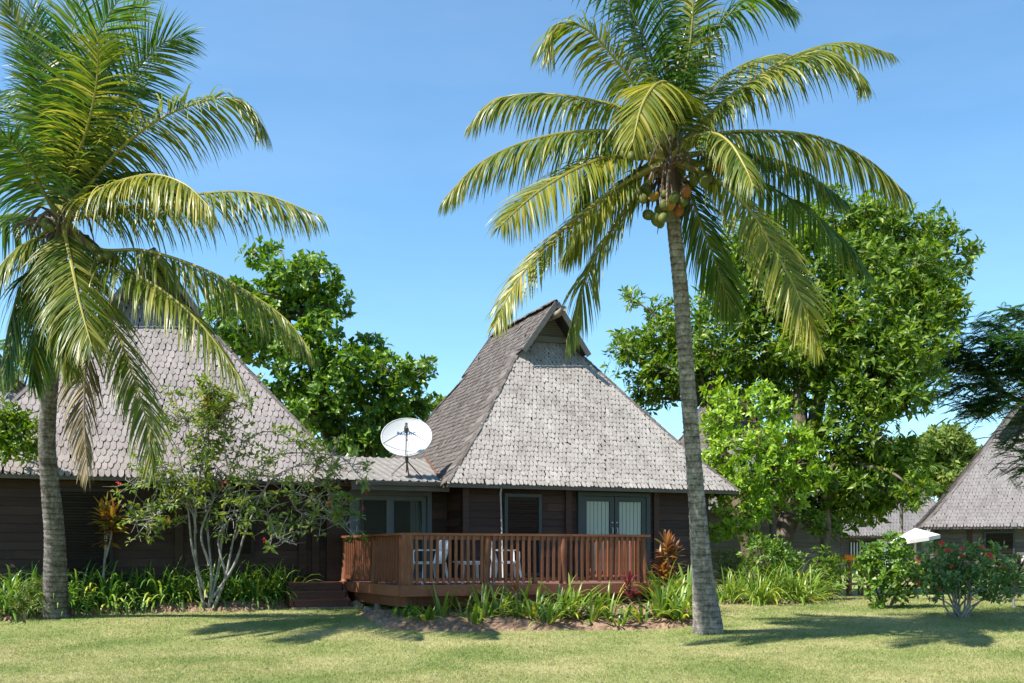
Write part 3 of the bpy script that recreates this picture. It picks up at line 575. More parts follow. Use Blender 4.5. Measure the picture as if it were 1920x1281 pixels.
def chair(label, u, v, rz):
    root = thing('plastic_chair', label, 'chair', loc(u, v, ZF), PHI+rz, 'white plastic chairs on the deck')
    s = MB(); n = 9; g = np.linspace(-1, 1, n); X, Y = np.meshgrid(g, g); Z = .43-.022*(1-X**2)*(1-Y**2)+.012*np.maximum(0, -Y)**2*-1
    i = np.arange(n-1)[:, None]*n; j = np.arange(n-1)[None]; F = np.stack([i+j, i+j+1, i+n+j+1, i+n+j], -1).reshape(-1, 4)
    P = np.stack([X*.23, Y*.22, Z], -1).reshape(-1, 3); s.add(P, F); s.add(P-[0, 0, .025], F[:, ::-1])
    s.box((-.235, -.235, .385), (.235, -.215, .435)); s.box((-.245, -.214, .39), (-.225, .21, .435)); s.box((.225, -.214, .39), (.245, .21, .435)); s.build('seat', m_plastic, root, False)
    b = MB(); ny = 8
    zz = np.linspace(.40, .84, ny); xx = np.linspace(-1, 1, 9); w = .215+.03*np.sin((zz-.40)/.44*np.pi*.8); w[-1] *= .8
    P = np.array([[x*w[k], .20+.03*(1-x*x)+.12*(z-.4)/.44, z] for k, z in enumerate(zz) for x in xx]); i = np.arange(ny-1)[:, None]*9; j = np.arange(8)[None]
    F = np.stack([i+j, i+j+1, i+10+j, i+9+j], -1).reshape(-1, 4); b.add(P, F); b.add(P+[0, .022, 0], F[:, ::-1])
    b.tube(np.vstack([P[::9], P[-9:], P[8::9][::-1]])+[0, .011, 0], .018, 6); b.build('backrest', m_plastic, root, True)
    for sx in (-1, 1):
        a = MB(); p = spline([[sx*.25, -.22, .40], [sx*.265, -.22, .62], [sx*.27, -.17, .655], [sx*.27, .06, .655], [sx*.24, .27, .66]], 14)
        for q in range(13): a.bar(p[q], p[q+1], .045, .026, 0, (0, -.3, 1) if q > 4 else (0, 1, .1))
        a.build('armrest', m_plastic, root)
        for sy in (-1, 1):
            l = MB(); l.tube([[sx*.235, sy*.215, .42], [sx*.265, sy*.25, .2], [sx*.28, sy*.28, 0]], [.034, .026, .02], 7); l.build('leg', m_plastic, root, True)
chair('white plastic armchair turned sideways behind the railing near the deck corner', -.78, -1.25, R(-82))
chair('white plastic armchair behind the railing right of the low table', .85, -1.15, R(80))
def table():
    root = thing('low_table', 'low white plastic table between the two chairs on the deck', 'table', loc(.08, -1.2, ZF), PHI)
    t = MB(); t.box((-.27, -.25, .41), (.27, .25, .44)); t.box((-.25, -.24, .37), (.25, -.22, .409)); t.box((-.25, .22, .37), (.25, .24, .409)); t.build('tabletop', m_plastic, root)
    for sx in (-1, 1):
        for sy in (-1, 1):
            l = MB(); l.tube([[sx*.21, sy*.19, .409], [sx*.24, sy*.22, 0]], [.03, .022], 7); l.build('leg', m_plastic, root)
table()
pb = MB(); pb.tube([loc(1.24, .05, ZE-.06), loc(1.21, .05, ZE-.2), loc(1.24, .06, 2.2), loc(1.28, .08, ZF+.01)], .018, 8)
tag(pb.build('drain_pipe', m_pipe, None, True), 'thin pale drain pipe hanging from the eave to the deck', 'pipe')

# ------------------------------------------------------------------ satellite dish on the link roof
def build_dish():
    base = loc(-.62, 1.0, ZE+.03+.77*(.58/3.28)+.03)
    root = thing('satellite_dish', 'white satellite dish with blue lettering on the link roof', 'satellite dish', base)
    c = at(763, 824, base[1]-.05) - base; el = R(29); n = np.array([.02, -math.cos(el), math.sin(el)]); n = nrm(n)
    x = nrm(np.cross(n, [0, 0, 1.])) * -1; x = x if x[0] > 0 else -x; y = np.cross(n, x); y = y if y[2] > 0 else -y
    rx, ry, F = .535, .485, .62; nr, na = 10, 56
    rr = np.linspace(0, 1, nr+1)[1:]; aa = np.linspace(0, 2*np.pi, na, endpoint=False)
    def surfpt(px, py, off=0.): return c + x*np.asarray(px)[..., None] + y*np.asarray(py)[..., None] + n*((np.asarray(px)**2+np.asarray(py)**2)/(4*F)+off)[..., None]
    gx = (rr[:, None]*np.cos(aa)*rx); gy = (rr[:, None]*np.sin(aa)*ry)
    mb = MB()
    for off, flip in ((0., False), (-.014, True)):
        P = np.concatenate([surfpt(np.array([0.]), np.array([0.]), off), surfpt(gx, gy, off).reshape(-1, 3)])
        i = 1+np.arange(nr-1)[:, None]*na; j = np.arange(na)[None]; j2 = (j+1) % na
        q = np.stack([i+j, i+j2, i+na+j2, i+na+j], -1).reshape(-1, 4); t = np.stack([np.zeros(na, int), 1+np.arange(na), 1+(np.arange(na)+1) % na], -1)
        mb.add(P, [q[:, ::-1] if not flip else q, t if not flip else t[:, ::-1]])
    rim = surfpt(np.append(gx[-1], gx[-1, 0]), np.append(gy[-1], gy[-1, 0]), -.006); mb.tube(rim, .012, 6, cap=False)
    ref = mb.build('reflector', m_white, root, True)
    cu = bpy.data.curves.new('lettering', 'FONT'); cu.body = 'PACIFIC'; cu.size = .092; cu.align_x = 'CENTER'; cu.align_y = 'CENTER'; cu.space_character = 1.25; cu.offset = .004
    tmp = bpy.data.objects.new('lettering', cu); COL.objects.link(tmp); me = bpy.data.meshes.new_from_object(tmp); bpy.data.objects.remove(tmp)
    for v in me.vertices:
        p = surfpt(np.array([v.co.x-.015]), np.array([v.co.y+.135]), .006)[0]; v.co = Vector(p)
    me.materials.clear(); me.materials.append(m_blue); link('lettering', me, ref)
    feed = c + n*.46 + x*.02 - y*.06
    fb = MB(); fb.tube([feed+n*.08, feed+n*.0, feed-n*.06, feed-n*.07], [.035, .05, .055, .035], 10); fb.tube([feed+n*.06+y*.01, feed+n*.06+y*.10], .028, 8); fb.build('feed_horn', m_steel, root, True)
    for a in (R(-90), R(202), R(-22)):
        p = surfpt(np.array([rx*.98*math.cos(a)]), np.array([ry*.98*math.sin(a)]))[0]; ab = MB(); ab.tube([p, feed-n*.03], .0085 if a != R(-90) else .014, 6); ab.build('feed_arm', m_steel, root)
    kb = MB(); kb.tube(spline([feed-n*.05, feed*.5+surfpt(np.array([.04]), np.array([-ry]))[0]*.5+[.03, -.03, -.04], surfpt(np.array([.03]), np.array([-ry*1.0]))[0], c-y*.40-n*.12], 14), .005, 5); kb.build('cable', m_under, root)
    low = c - y*.40 - n*.1
    mt = MB(); mt.tube([c-n*.02, low + np.array([0, .06, -.10])], .035, 8); mt.build('mount_tube', m_steel, root)
    top = low + np.array([0, .06, -.06])
    slope = .77/3.28
    def foot(dx, dy):
        w = U*0; p = np.array([dx, dy, 0.]); dv = dx*V[0]+dy*V[1]; return np.array([dx, dy, slope*dv])
    for k, (dx, dy) in enumerate(((-.27, -.12), (.10, -.08), (.36, .02), (.0, .45))):
        lb = MB(); lb.bar(top, foot(dx, dy), .045 if k == 0 else .028, .02, 0); lb.build('mount_leg', m_palebark if k == 0 else m_rust, root)
build_dish()

# ------------------------------------------------------------------ coconut palms
def frond(par, pts, mat, rmat, nl=124, Lm=1.0, droop=.75, roll=0., seed=0, lift=.25, t0=.15, w=.031, rb=.034):
    r = np.random.default_rng(seed); C = spline(pts, 60); n = len(C); tt = np.linspace(0, 1, n)
    mb = MB(); mb.tube(C, rb*(1-.9*tt)+.003+.045*np.clip(1-tt*5, 0, 1), 6, 1)
    Tn = nrm(np.gradient(C, axis=0)); length = np.linalg.norm(np.diff(C, axis=0), axis=1).sum()
    for sd in (-1, 1):
        t = np.linspace(t0, .995, nl) + r.normal(0, .003, nl); t = np.clip(t, .02, 1)
        k = r.random(nl) > .05; t = t[k]; m = len(t)
        p = np.stack([np.interp(t, tt, C[:, a]) for a in range(3)], -1); tg = nrm(np.stack([np.interp(t, tt, Tn[:, a]) for a in range(3)], -1))
        up = np.array([0, 0, 1.]) - tg*tg[:, 2:3]
        horiz = np.stack([tg[:, 1], -tg[:, 0], 0*tg[:, 0]], -1)
        # when the rachis is near vertical take the crown's outward direction as its lower side
        bad = np.linalg.norm(up, axis=1) < .35
        out = np.array([C[-1, 0]-C[0, 0], C[-1, 1]-C[0, 1], 0.]); 
        if np.linalg.norm(out) < .05: out = np.array([0, -1., 0])
        up2 = -nrm(out[None]) - tg*(-nrm(out[None])*tg).sum(1, keepdims=True)
        wgt = np.clip((np.linalg.norm(up, axis=1)-.15)/.5, 0, 1)[:, None]
        up = nrm(nrm(up)*wgt + nrm(up2)*(1-wgt)); sv = nrm(np.cross(tg, up))
        ca, sa = math.cos(roll), math.sin(roll); sv, up = sv*ca + up*sa, up*ca - sv*sa
        prof = np.interp(t, [0, .12, .3, .55, .8, .93, 1], [.45, .7, .95, 1, .8, .55, .32])
        L = Lm*1.12*prof*r.uniform(.85, 1.1, m); al = np.interp(t, [0, .3, .7, 1], [R(72), R(62), R(48), R(18)]) + r.normal(0, R(4), m)
        d = nrm(sd*sv*np.sin(al)[:, None] + tg*np.cos(al)[:, None] + up*(lift + r.normal(0, .08, m))[:, None])
        ns = 5; dr = droop*r.uniform(.75, 1.3, m); d = nrm(d + np.array([0, 0, -1.])*(dr*.55)[:, None])
        q = p.copy(); pts_ = [q]; dd = d.copy(); dirs = [d]
        for s in range(ns):
            dd = nrm(dd + np.array([0, 0, -1.])*(dr*(.10+.09*s))[:, None]); q = q + dd*(L/ns)[:, None]; pts_.append(q); dirs.append(dd)
        wd = w*r.uniform(.8, 1.2, m)*np.clip(prof+.25, 0, 1); Vv = []
        wp = [.45, 1., .95, .75, .45, .06]
        fl = r.normal(0, .35, m)[:, None]
        for s in range(ns+1):
            wv = tg - dirs[s]*(tg*dirs[s]).sum(1, keepdims=True); wv = nrm(wv); nv = np.cross(dirs[s], wv); wv = nrm(wv + nv*fl)
            Vv += [pts_[s]-wv*(wd*wp[s]*.5)[:, None], pts_[s]+wv*(wd*wp[s]*.5)[:, None]]
        VV = np.stack(Vv, 1); b = np.arange(m)[:, None]*(2*ns+2)
        mb.add(VV, np.concatenate([b+np.array([[2*s, 2*s+1, 2*s+3, 2*s+2]]) for s in range(ns)]), 0)
    return mb.build('frond', [mat, rmat], par)
def palm(label, Y, trunk, crown, fronds, nuts, seed, dyc=0., bark=None):
    b = G(*trunk[0][:2]); Y = b[1]
    root = thing('coconut_palm', label, 'palm tree', b)
    n = 230; n0 = [at(x, y, Y + dyc*(trunk[0][1]-y)/800) for x, y, w in trunk]; n0[0] = b + [0, 0, -.15]
    C = spline(n0, n) - b; h = np.linspace(0, 1, n); wy = [p[1] for p in trunk]; ww = [p[2]/2/FPX*(Y+dyc*(trunk[0][1]-p[1])/800) for p in trunk]
    hh = np.interp(C[:, 2]+b[2], [q[2] for q in n0], ww); r = np.random.default_rng(seed)
    ph = np.cumsum(r.uniform(.22, .42, n)); rings = 1+.065*(ph % 1)**2*np.clip(.25+h*4, 0, 1)+.02*r.normal(0, 1, n)*.4
    mb = MB(); mb.tube(C, hh*rings, 16); mb.build('trunk', bark or m_palmbark, root, True)
    cp = at(*crown, Y+dyc) - b
    # fibre sheaths and leaf bases at the heart of the crown
    hb = MB(); hb.tube([C[-1]-[0, 0, .25], C[-1], cp*.5+C[-1]*.5, cp+[0, 0, .3]], [ww[-1]*.95, ww[-1]*1.25, ww[-1]*1.35, .05], 10)
    for k in range(26):
        a = r.random()*6.28; d = np.array([math.cos(a), math.sin(a), 0]); p0 = cp+d*.08+[0, 0, r.uniform(-.5, .1)]
        hb.tube(spline([p0, p0+d*.28+[0, 0, .12], p0+d*r.uniform(.4, .75)+[0, 0, r.uniform(-.6, .0)]], 7), [.03, .03, .028, .024, .02, .014, .004], 5)
    for k in range(18):
        a = r.random()*6.28; d = np.array([math.cos(a), math.sin(a), 0]); p0 = cp+d*.12+[0, 0, r.uniform(-.45, -.1)]
        leafset(hb, p0[None], np.array([d*.5+[0, 0, -r.uniform(.5, 1.6)]]), d[None], [r.uniform(.4, .8)], [r.uniform(.07, .13)])
    hb.build('husk', m_husk, root)
    for k, f in enumerate(fronds):
        pts, dep, kind = f[:3]; kw = f[3] if len(f) > 3 else {}
        m_, rm = dict(g=(m_frondgreen, m_rachisdark), m=(m_frond, m_rachis), y=(m_frondyellow, m_rachis), d=(m_fronddry, m_husk))[kind]
        nP = len(pts); P = [at(px, py, Y+dyc+dep*((i+1)/nP)**1.2) - b for i, (px, py) in enumerate(pts)]
        frond(root, [cp+[0, 0, -.05]]+P, m_, rm, seed=seed*100+k, **kw)
    cache = {}
    for k, (px, py, dep, kind) in enumerate(nuts):
        if kind not in cache:
            nb = MB(); nb.ball([0, 0, 0], (.078, .078, .104), 12, 8); v = nb.v[0]; ang = np.arctan2(v[:, 1], v[:, 0]); v[:, :2] *= (1+.05*np.cos(3*ang))[:, None]
            o = nb.build('coconut', dict(g=m_nutgreen, y=m_nutgold, o=m_nutorange)[kind], root, True); cache[kind] = o
        else: o = cache[kind].copy(); COL.objects.link(o); o.parent = root
        o.location = Vector(at(px, py-7, Y+dyc+dep)-b); s = r.uniform(.8, 1.1); o.scale = (s, s, s); o.rotation_euler = (r.normal(0, .4), r.normal(0, .4), r.random()*6)
    return root
FR = [  # right palm: rachis points in the picture, depth of the tip in metres, colour, options
 ([(1190,215),(1100,186),(1000,176),(925,190),(880,234)], .6, 'm', dict(droop=1.1, Lm=.72)),
 ([(1170,252),(1080,247),(980,268),(895,310),(832,374)], -.6, 'm', dict(droop=1.2, Lm=.75)),
 ([(1160,292),(1090,312),(1020,352),(975,388),(938,424)], -1.6, 'y', dict(droop=.5, Lm=.8, roll=.55, lift=.1)),
 ([(1170,345),(1090,402),(1015,470),(962,540),(926,612)], -1.1, 'y', dict(droop=.65, Lm=.75, roll=.3)),
 ([(1190,370),(1130,455),(1090,545),(1062,640)], -.5, 'm', dict(droop=.9, Lm=.8, nl=100)),
 ([(1285,340),(1315,420),(1345,500),(1372,585)], .8, 'g', dict(droop=.6, Lm=.85)),
 ([(1345,340),(1405,395),(1455,475),(1500,560),(1534,650)], -1.2, 'y', dict(droop=.5, Lm=.80, roll=-.55, lift=.05, w=.032)),
 ([(1330,310),(1400,330),(1480,372),(1560,432),(1630,512)], 1.6, 'g', dict(droop=1.1, Lm=.8)),
 ([(1340,285),(1420,292),(1500,318),(1585,378)], 1.0, 'g', dict(droop=1.1, Lm=.7)),
 ([(1330,256),(1420,246),(1530,256),(1625,298),(1703,366)], -.3, 'm', dict(droop=1.25, Lm=.85)),
 ([(1310,245),(1370,180),(1450,128),(1540,97),(1600,125),(1618,160)], -.7, 'm', dict(droop=.9, Lm=.85, roll=-.2)),
 ([(1330,215),(1410,150),(1500,100),(1590,80),(1675,102)], 1.2, 'm', dict(droop=.9, Lm=.65)),
 ([(1280,210),(1310,120),(1355,40),(1420,-10),(1482,12)], -.3, 'g', dict(droop=.7, Lm=.9)),
 ([(1215,205),(1160,120),(1100,55),(1045,50),(1022,104)], -.7, 'm', dict(droop=.75, Lm=.85)),
 ([(1232,200),(1200,90),(1150,-10),(1090,-55),(1030,-40)], .4, 'g', dict(droop=.7, Lm=.85)),
 ([(1250,190),(1247,80),(1238,-30),(1220,-130)], .2, 'g', dict(droop=.45, Lm=.85)),
 ([(1262,190),(1280,80),(1318,-20),(1380,-95)], .5, 'g', dict(droop=.5, Lm=.85)),
 ([(1258,205),(1255,160),(1230,158),(1203,200),(1186,268)], -2.2, 'y', dict(droop=.5, Lm=.8, lift=0., roll=.3)),
 ([(1295,262),(1335,250),(1368,268),(1395,310),(1413,350)], -1.9, 'm', dict(droop=.9, Lm=.65)),
 ([(1268,205),(1290,110),(1300,0),(1290,-90)], -.7, 'm', dict(droop=.45, Lm=.6, roll=1.2, nl=100)),
 ([(1290,230),(1340,160),(1400,118),(1470,100)], 2.0, 'm', dict(droop=.8, Lm=.7)),
 ([(1240,200),(1222,110),(1180,10),(1130,-90)], -.5, 'g', dict(droop=.5, Lm=.85)),
 ([(1240,250),(1200,230),(1140,280),(1100,350),(1080,400)], 1.5, 'g', dict(droop=.9, Lm=.7)),
 ([(1230,300),(1170,340),(1110,400),(1060,480)], .9, 'm', dict(droop=.9, Lm=.75)),
]
NR = [(1176,283,-.5,'g'),(1184,300,-.6,'g'),(1196,296,-.2,'g'),(1170,297,-.3,'g'),(1208,285,-.5,'g'),(1196,372,-.4,'g'),(1206,380,-.5,'g'),(1211,366,-.2,'g'),
 (1226,376,-.4,'y'),(1246,372,-.35,'g'),(1257,389,-.5,'y'),(1264,378,-.6,'g'),(1245,392,-.5,'g'),(1252,403,-.4,'g'),(1237,402,-.3,'g'),(1286,366,-.4,'o'),(1281,384,-.3,'g'),(1272,400,-.1,'o'),
 (1216,410,-.3,'g'),(1230,419,-.4,'g'),(1238,424,-.2,'g'),(1243,416,-.5,'g'),(1302,342,-.3,'g'),(1320,347,-.5,'g'),(1328,340,-.3,'g'),(1334,350,-.2,'g'),(1352,321,-.4,'y'),(1330,312,-.3,'g'),(1342,318,0,'g'),(1300,330,.1,'g')]
palm('tall coconut palm right of the deck carrying green and orange coconuts', 18.1,
     [(1328,1187,64),(1326,1163,54),(1319,1100,42),(1314,1040,37),(1308,960,32),(1298,830,29),(1286,680,29),(1276,540,28),(1264,430,26),(1257,370,25)], (1254,292), FR, NR, 3, -2.0)
FL = [
 ([(130,300),(137,220),(160,120),(195,45),(240,-30)], -.8, 'g', dict(droop=.4, Lm=1.0, roll=.2)),
 ([(145,345),(195,240),(250,140),(305,82),(352,66)], .4, 'g', dict(droop=.3, Lm=.95, roll=.75, lift=.05)),
 ([(165,350),(240,265),(330,208),(420,184),(470,205),(492,250)], -.7, 'm', dict(droop=.8, Lm=.95, roll=.25)),
 ([(140,395),(200,350),(280,328),(345,345),(395,390)], -2.2, 'y', dict(droop=1.1, Lm=.95)),
 ([(180,400),(290,380),(390,362),(490,364),(604,406)], -1.2, 'm', dict(droop=1.25, Lm=.85)),
 ([(180,466),(270,470),(370,500),(460,545),(535,598),(582,658)], -1.0, 'm', dict(droop=1.2, Lm=.95)),
 ([(180,478),(250,512),(320,556),(385,618),(450,708)], -1.5, 'm', dict(droop=.9, Lm=1.0)),
 ([(122,440),(135,500),(150,570),(172,650)], -2.0, 'm', dict(droop=.5, Lm=.95, lift=0.)),
 ([(165,500),(205,590),(245,690),(275,790),(288,885)], -1.3, 'm', dict(droop=.7, Lm=.9)),
 ([(150,520),(168,610),(160,700),(158,790),(165,895)], -.9, 'd', dict(droop=.7, Lm=.75, nl=100)),
 ([(90,460),(50,520),(20,600),(0,700)], -.6, 'g', dict(droop=.9, Lm=.95)),
 ([(80,440),(30,470),(-20,530),(-60,620)], -1.0, 'm', dict(droop=.9, Lm=.9)),
 ([(85,415),(30,402),(-40,420),(-110,470)], .4, 'g', dict(droop=1.0, Lm=.85)),
 ([(90,375),(60,320),(20,265),(-40,215)], -1.4, 'g', dict(droop=.8, Lm=1.0)),
 ([(112,330),(85,200),(50,90),(5,-10)], -.3, 'm', dict(droop=.2, Lm=.55, roll=1.3)),
 ([(95,360),(50,260),(-10,180),(-80,150)], .9, 'g', dict(droop=.6, Lm=.95, roll=.5)),
 ([(120,320),(110,210),(95,110),(60,10)], .4, 'g', dict(droop=.4, Lm=.9)),
 ([(135,320),(170,200),(215,80),(285,-10)], .3, 'g', dict(droop=.45, Lm=.95)),
 ([(125,320),(120,200),(130,80),(165,-40)], .8, 'g', dict(droop=.4, Lm=.95)),
 ([(140,350),(190,270),(230,190),(260,120)], 1.2, 'g', dict(droop=.5, Lm=.85)),
 ([(130,330),(160,250),(180,160),(185,70)], -1.2, 'm', dict(droop=.6, Lm=.85, nl=95)),
 ([(100,470),(75,560),(65,640),(60,720)], .2, 'g', dict(droop=.7, Lm=.85)),
 ([(110,460),(100,540),(120,620),(135,700)], -1.0, 'm', dict(droop=.8, Lm=.85)),
 ([(145,380),(220,330),(300,330),(370,380)], .9, 'g', dict(droop=.9, Lm=.85)),
]
NL = [(86,428,-.5,'g'),(78,420,-.4,'g'),(95,434,-.5,'g'),(190,490,-.5,'g'),(203,486,-.6,'g'),(215,492,-.4,'g'),(183,478,-.2,'g')]
palm('curved coconut palm with dark bark in front of the left bungalow', 19.7,
     [(104,1158,54),(104,1138,47),(104,1100,43),(102,1000,36),(92,890,32),(88,820,30),(94,730,28),(103,650,24),(109,560,22),(115,460,21)], (118,405), FL, NL, 4, -2.4, m_palmbark_dark)

# ------------------------------------------------------------------ trees and shrubs
def rosettes(mb, pos, n_, k, L, asp, r, m=0, jit=.5, el=(10, 55), droop=.18):
    N = len(pos); a = r.random((N, 1))*6.28 + np.arange(k)[None]*2.4 + r.normal(0, .25, (N, k)); n_ = nrm(n_ + r.normal(0, jit, (N, 3)))
    ref = np.where(np.abs(n_[:, 2:3]) < .9, np.array([[0, 0, 1.]]), np.array([[1., 0, 0]])); x = nrm(np.cross(n_, ref)); y = np.cross(n_, x)
    e = np.radians(r.uniform(*el, (N, k)))[..., None]; ca = np.cos(a)[..., None]; sa = np.sin(a)[..., None]
    d = (x[:, None]*ca + y[:, None]*sa)*np.cos(e) + n_[:, None]*np.sin(e); up = n_[:, None] + 0*d
    l = (L*r.uniform(.5, 1.2, (N, k))).ravel(); o = (pos[:, None] + d*.1*L + r.normal(0, .1*L, (N, k, 3))).reshape(-1, 3)
    leafset(mb, o, d.reshape(-1, 3), up.reshape(-1, 3), l, l*asp*r.uniform(.8, 1.2, N*k), m, .12, droop)
def blobs(mb, B, dens, k, L, asp, r, m=0, shell=.45, **kw):
    for c, rad in B:
        rad = np.broadcast_to(np.asarray(rad, float), (3,)); n = int(dens*(rad[0]*rad[1]+rad[0]*rad[2]+rad[1]*rad[2])/3*4)
        d = nrm(r.normal(0, 1, (n, 3))); d = d[(d[:, 2] > -.75) | (r.random(n) < .4)]; n = len(d)
        f = (shell + (1-shell)*r.random(n)**.6)*(1+.16*np.sin(d[:, 0]*5+c[0])*np.sin(d[:, 2]*6+c[2]))
        rosettes(mb, c + d*rad*f[:, None], nrm(d + np.array([0, -.1, .45])), k, L, asp, r, m, **kw)
def limb(mb, p, q, r0, r1, r, n=9, sag=.12):
    p, q = np.array(p, float), np.array(q, float); L = np.linalg.norm(q-p); m = [p]
    for t in (.33, .66): m.append(p+(q-p)*t + r.normal(0, sag*.5*L, 3)*[1, 1, .6] + [0, 0, .04*L])
    mb.tube(spline(m+[q], n), np.linspace(r0, r1, n), 7)
def tree(name, label, base, trunks, B, mat, bark, L, asp, dens, k=7, seed=0, cat='tree', twig=.05, group=None, crown='crown', shell=.45, flowers=None, **kw):
    """B: (px, py, Y, radius m [, z squash]); trunks: lists of (px, py, Y, radius)"""
    r = np.random.default_rng(seed); root = thing(name, label, cat, base, 0, group); b = np.asarray(base)
    tb = MB(); ends = []
    for tr in trunks:
        P = [at(x, y, Y)-b for x, y, Y, w in tr]; n = 6*len(tr); C = spline(P, n); ww = np.interp(np.linspace(0, 1, n), np.linspace(0, 1, len(tr)), [w for *_, w in tr])
        tb.tube(C, ww*(1+.05*r.normal(0, 1, n)), 9); ends += [(C[i], ww[i]) for i in range(n//2, n)]
    BB = [(at(x[0], x[1], x[2])-b, np.array([x[3], x[3], x[3]*(x[4] if len(x) > 4 else .8)])) for x in B]
    for c, rad in BB:
        e = min(ends, key=lambda e: np.linalg.norm(e[0]-c) + max(0, e[0][2]-c[2])*.5); limb(tb, e[0], c, min(e[1]*.7, twig*1.5), .015, r)
        for _ in range(5): limb(tb, c+r.normal(0, .1, 3), c + nrm(r.normal(0, 1, 3)+[0, 0, .3])*rad*.8, .018, .006, r, 6)
    tb.build('trunk', bark, root, True)
    cb = MB(); blobs(cb, BB, dens, k, L, asp, r, 0, shell, **kw); cb.build(crown, mat, root)
    return root, BB

# big broad-leaved tree behind the right palm
r0 = np.random.default_rng(21)
BR = []
for x, y, Y, rad in [(1490,430,29,1.0),(1560,410,29.5,1.0),(1430,480,28.5,1.1),(1640,440,29.5,1.1),(1720,440,29.5,1.0),(1790,450,29.5,.8),(1530,500,28,1.2),(1620,510,28,1.2),(1710,510,28.6,1.1),(1795,500,29,.6),
 (1380,520,29,.9),(1350,580,28.5,1.0),(1430,580,27.8,1.2),(1520,580,27.6,1.2),(1610,580,27.4,1.2),(1700,580,27.8,1.1),(1785,585,28.3,.9),(1250,640,29,.9),(1200,680,29.2,.85),(1180,650,29.5,.6),(1270,700,29,1.0),(1340,670,28.2,1.0),(1420,670,28.4,1.1),
 (1530,660,27.4,1.2),(1620,660,27.0,1.2),(1700,660,27.2,1.1),(1775,640,27.6,.7),(1500,720,28.4,1.0),(1590,740,27.0,1.1),(1660,730,26.8,1.1),(1730,720,27.2,.9),(1230,735,29.5,.7),(1420,720,29.5,.9),(1600,810,27,1.0),(1550,860,27.6,.9),(1630,860,27.4,.9),(1330,740,29.5,.7),(1575,930,27.6,.8),(1470,860,27.9,.8),(1520,920,27.8,.8),(1610,930,27.3,.8),(1650,900,27,.8),(1690,880,27.1,.7),(1720,850,27.1,.6),(1560,980,27.7,.6),(1480,950,28.2,.6),(1440,930,28,.6),(1625,960,27.4,.5),(1700,925,27.3,.5),(1240,590,29.8,.5),(1810,560,28.2,.6)]:
    x -= max(0, x-1690)*.38; BR.append((x, y, Y, rad*.92, .85))
    BR.append((x+r0.normal(0, 38), y+r0.normal(0, 30), Y+r0.normal(0, .7), rad*.58, .8))
tree('broadleaf_tree', 'big dark green broad-leaved tree rising behind the right palm', gp(1425, 27.5),
     [[(1425,1110,27.5,.34),(1412,1030,27.5,.30),(1390,970,27.6,.26),(1364,930,27.8,.24),(1350,850,28.2,.18),(1330,740,28.6,.12)],
      [(1432,1110,27.5,.34),(1470,1000,27.5,.26),(1500,900,27.7,.22),(1530,780,28,.19),(1550,640,28.2,.15),(1560,500,28.6,.1)],
      [(1545,1110,27.2,.16),(1548,1000,27.2,.14),(1552,920,27.3,.12),(1572,880,27.4,.12),(1610,780,27.6,.1),(1660,640,27.8,.08)],
      [(1500,900,27.7,.2),(1500,780,27.9,.2),(1495,700,28.1,.17),(1450,560,28.4,.12)]],
     BR, m_leafA, m_bark, .27, .34, 36, 8, 22, twig=.09)
tree('lime_tree', 'bright lime-green leafy tree beside the right corner of the shingle roof', gp(1440, 26),
     [[(1452,1100,26,.09),(1450,1000,26,.08),(1440,900,26,.07),(1420,800,26,.05),(1380,740,26,.03)]],
     [(1350,790,25.8,.45),(1395,760,26,.45),(1430,740,26.2,.35),(1365,840,25.6,.5),(1420,830,25.4,.5),(1400,880,25.4,.5),(1450,880,25.5,.5),(1470,820,25.8,.4),(1500,870,25.6,.4),(1380,910,25.5,.4),(1430,930,25.5,.4),(1355,950,25.6,.25),(1395,965,25.6,.3),(1520,900,25.8,.4),(1350,740,26.2,.4),(1340,870,25.9,.4),(1480,930,25.7,.4),(1415,960,25.7,.35),(1345,925,25.9,.3),(1460,770,26,.4),(1500,830,25.8,.4),(1345,815,26,.3),(1370,988,25.7,.32),(1402,1002,25.7,.3),(1345,1000,25.8,.25)],
     m_leafC, m_bark, .19, .42, 74, 7, 23, twig=.03, shell=.6)
# almond tree behind the gap between the bungalows
BA = []
for x, y, rad in [(480,478,.55),(540,520,.9),(590,520,1.0),(620,570,.9),(560,580,1.1),(500,560,.8),(600,620,.8),(500,640,1.2),(560,670,1.2),(460,620,1.0),(640,690,1.0),(690,660,.8),(730,690,.8),(690,730,1.0),(620,740,1.2),(560,740,1.1),(750,740,.8),(780,700,.55),(805,690,.35),(720,790,1.1),(650,800,1.2),(590,790,1.0),(690,840,1.0),(640,860,1.0),(760,790,.8),(740,850,.8),(790,760,.6),(440,560,.9),(420,650,1.),(400,600,.8)]:
    BA.append((x, y, 35+r0.normal(0, .8), rad*.85, .8)); BA.append((x+r0.normal(0, 26), y+r0.normal(0, 22), 34.5+r0.normal(0, .9), rad*.5, .8))
tree('almond_tree', 'dark glossy almond tree between the two shingle roofs', gp(640, 35),
     [[(640,1060,35,.28),(630,900,35,.24),(600,760,35,.18),(570,620,35,.12),(545,530,35,.07)], [(640,1000,35,.2),(680,850,35,.15),(720,740,35,.1)]],
     BA, m_leafB, m_bark, .29, .6, 26, 7, 24, twig=.08)
hv = MB(); rr_ = np.random.default_rng(77)
for k in range(150):
    p = at(rr_.uniform(640, 800), rr_.uniform(770, 840), 34.2+rr_.normal(0, .4)); L_ = rr_.uniform(.6, 1.5); hv.add([p, p+[.016, 0, 0], p+[.02+rr_.normal(0, .06), 0, -L_], p+[.03+rr_.normal(0, .06), 0, -L_]], np.array([[0, 1, 2, 3]]))
tag(hv.build('hanging_vines', m_leafA), 'hanging vine strands under the almond tree beside the dish', 'vines', kind='stuff')
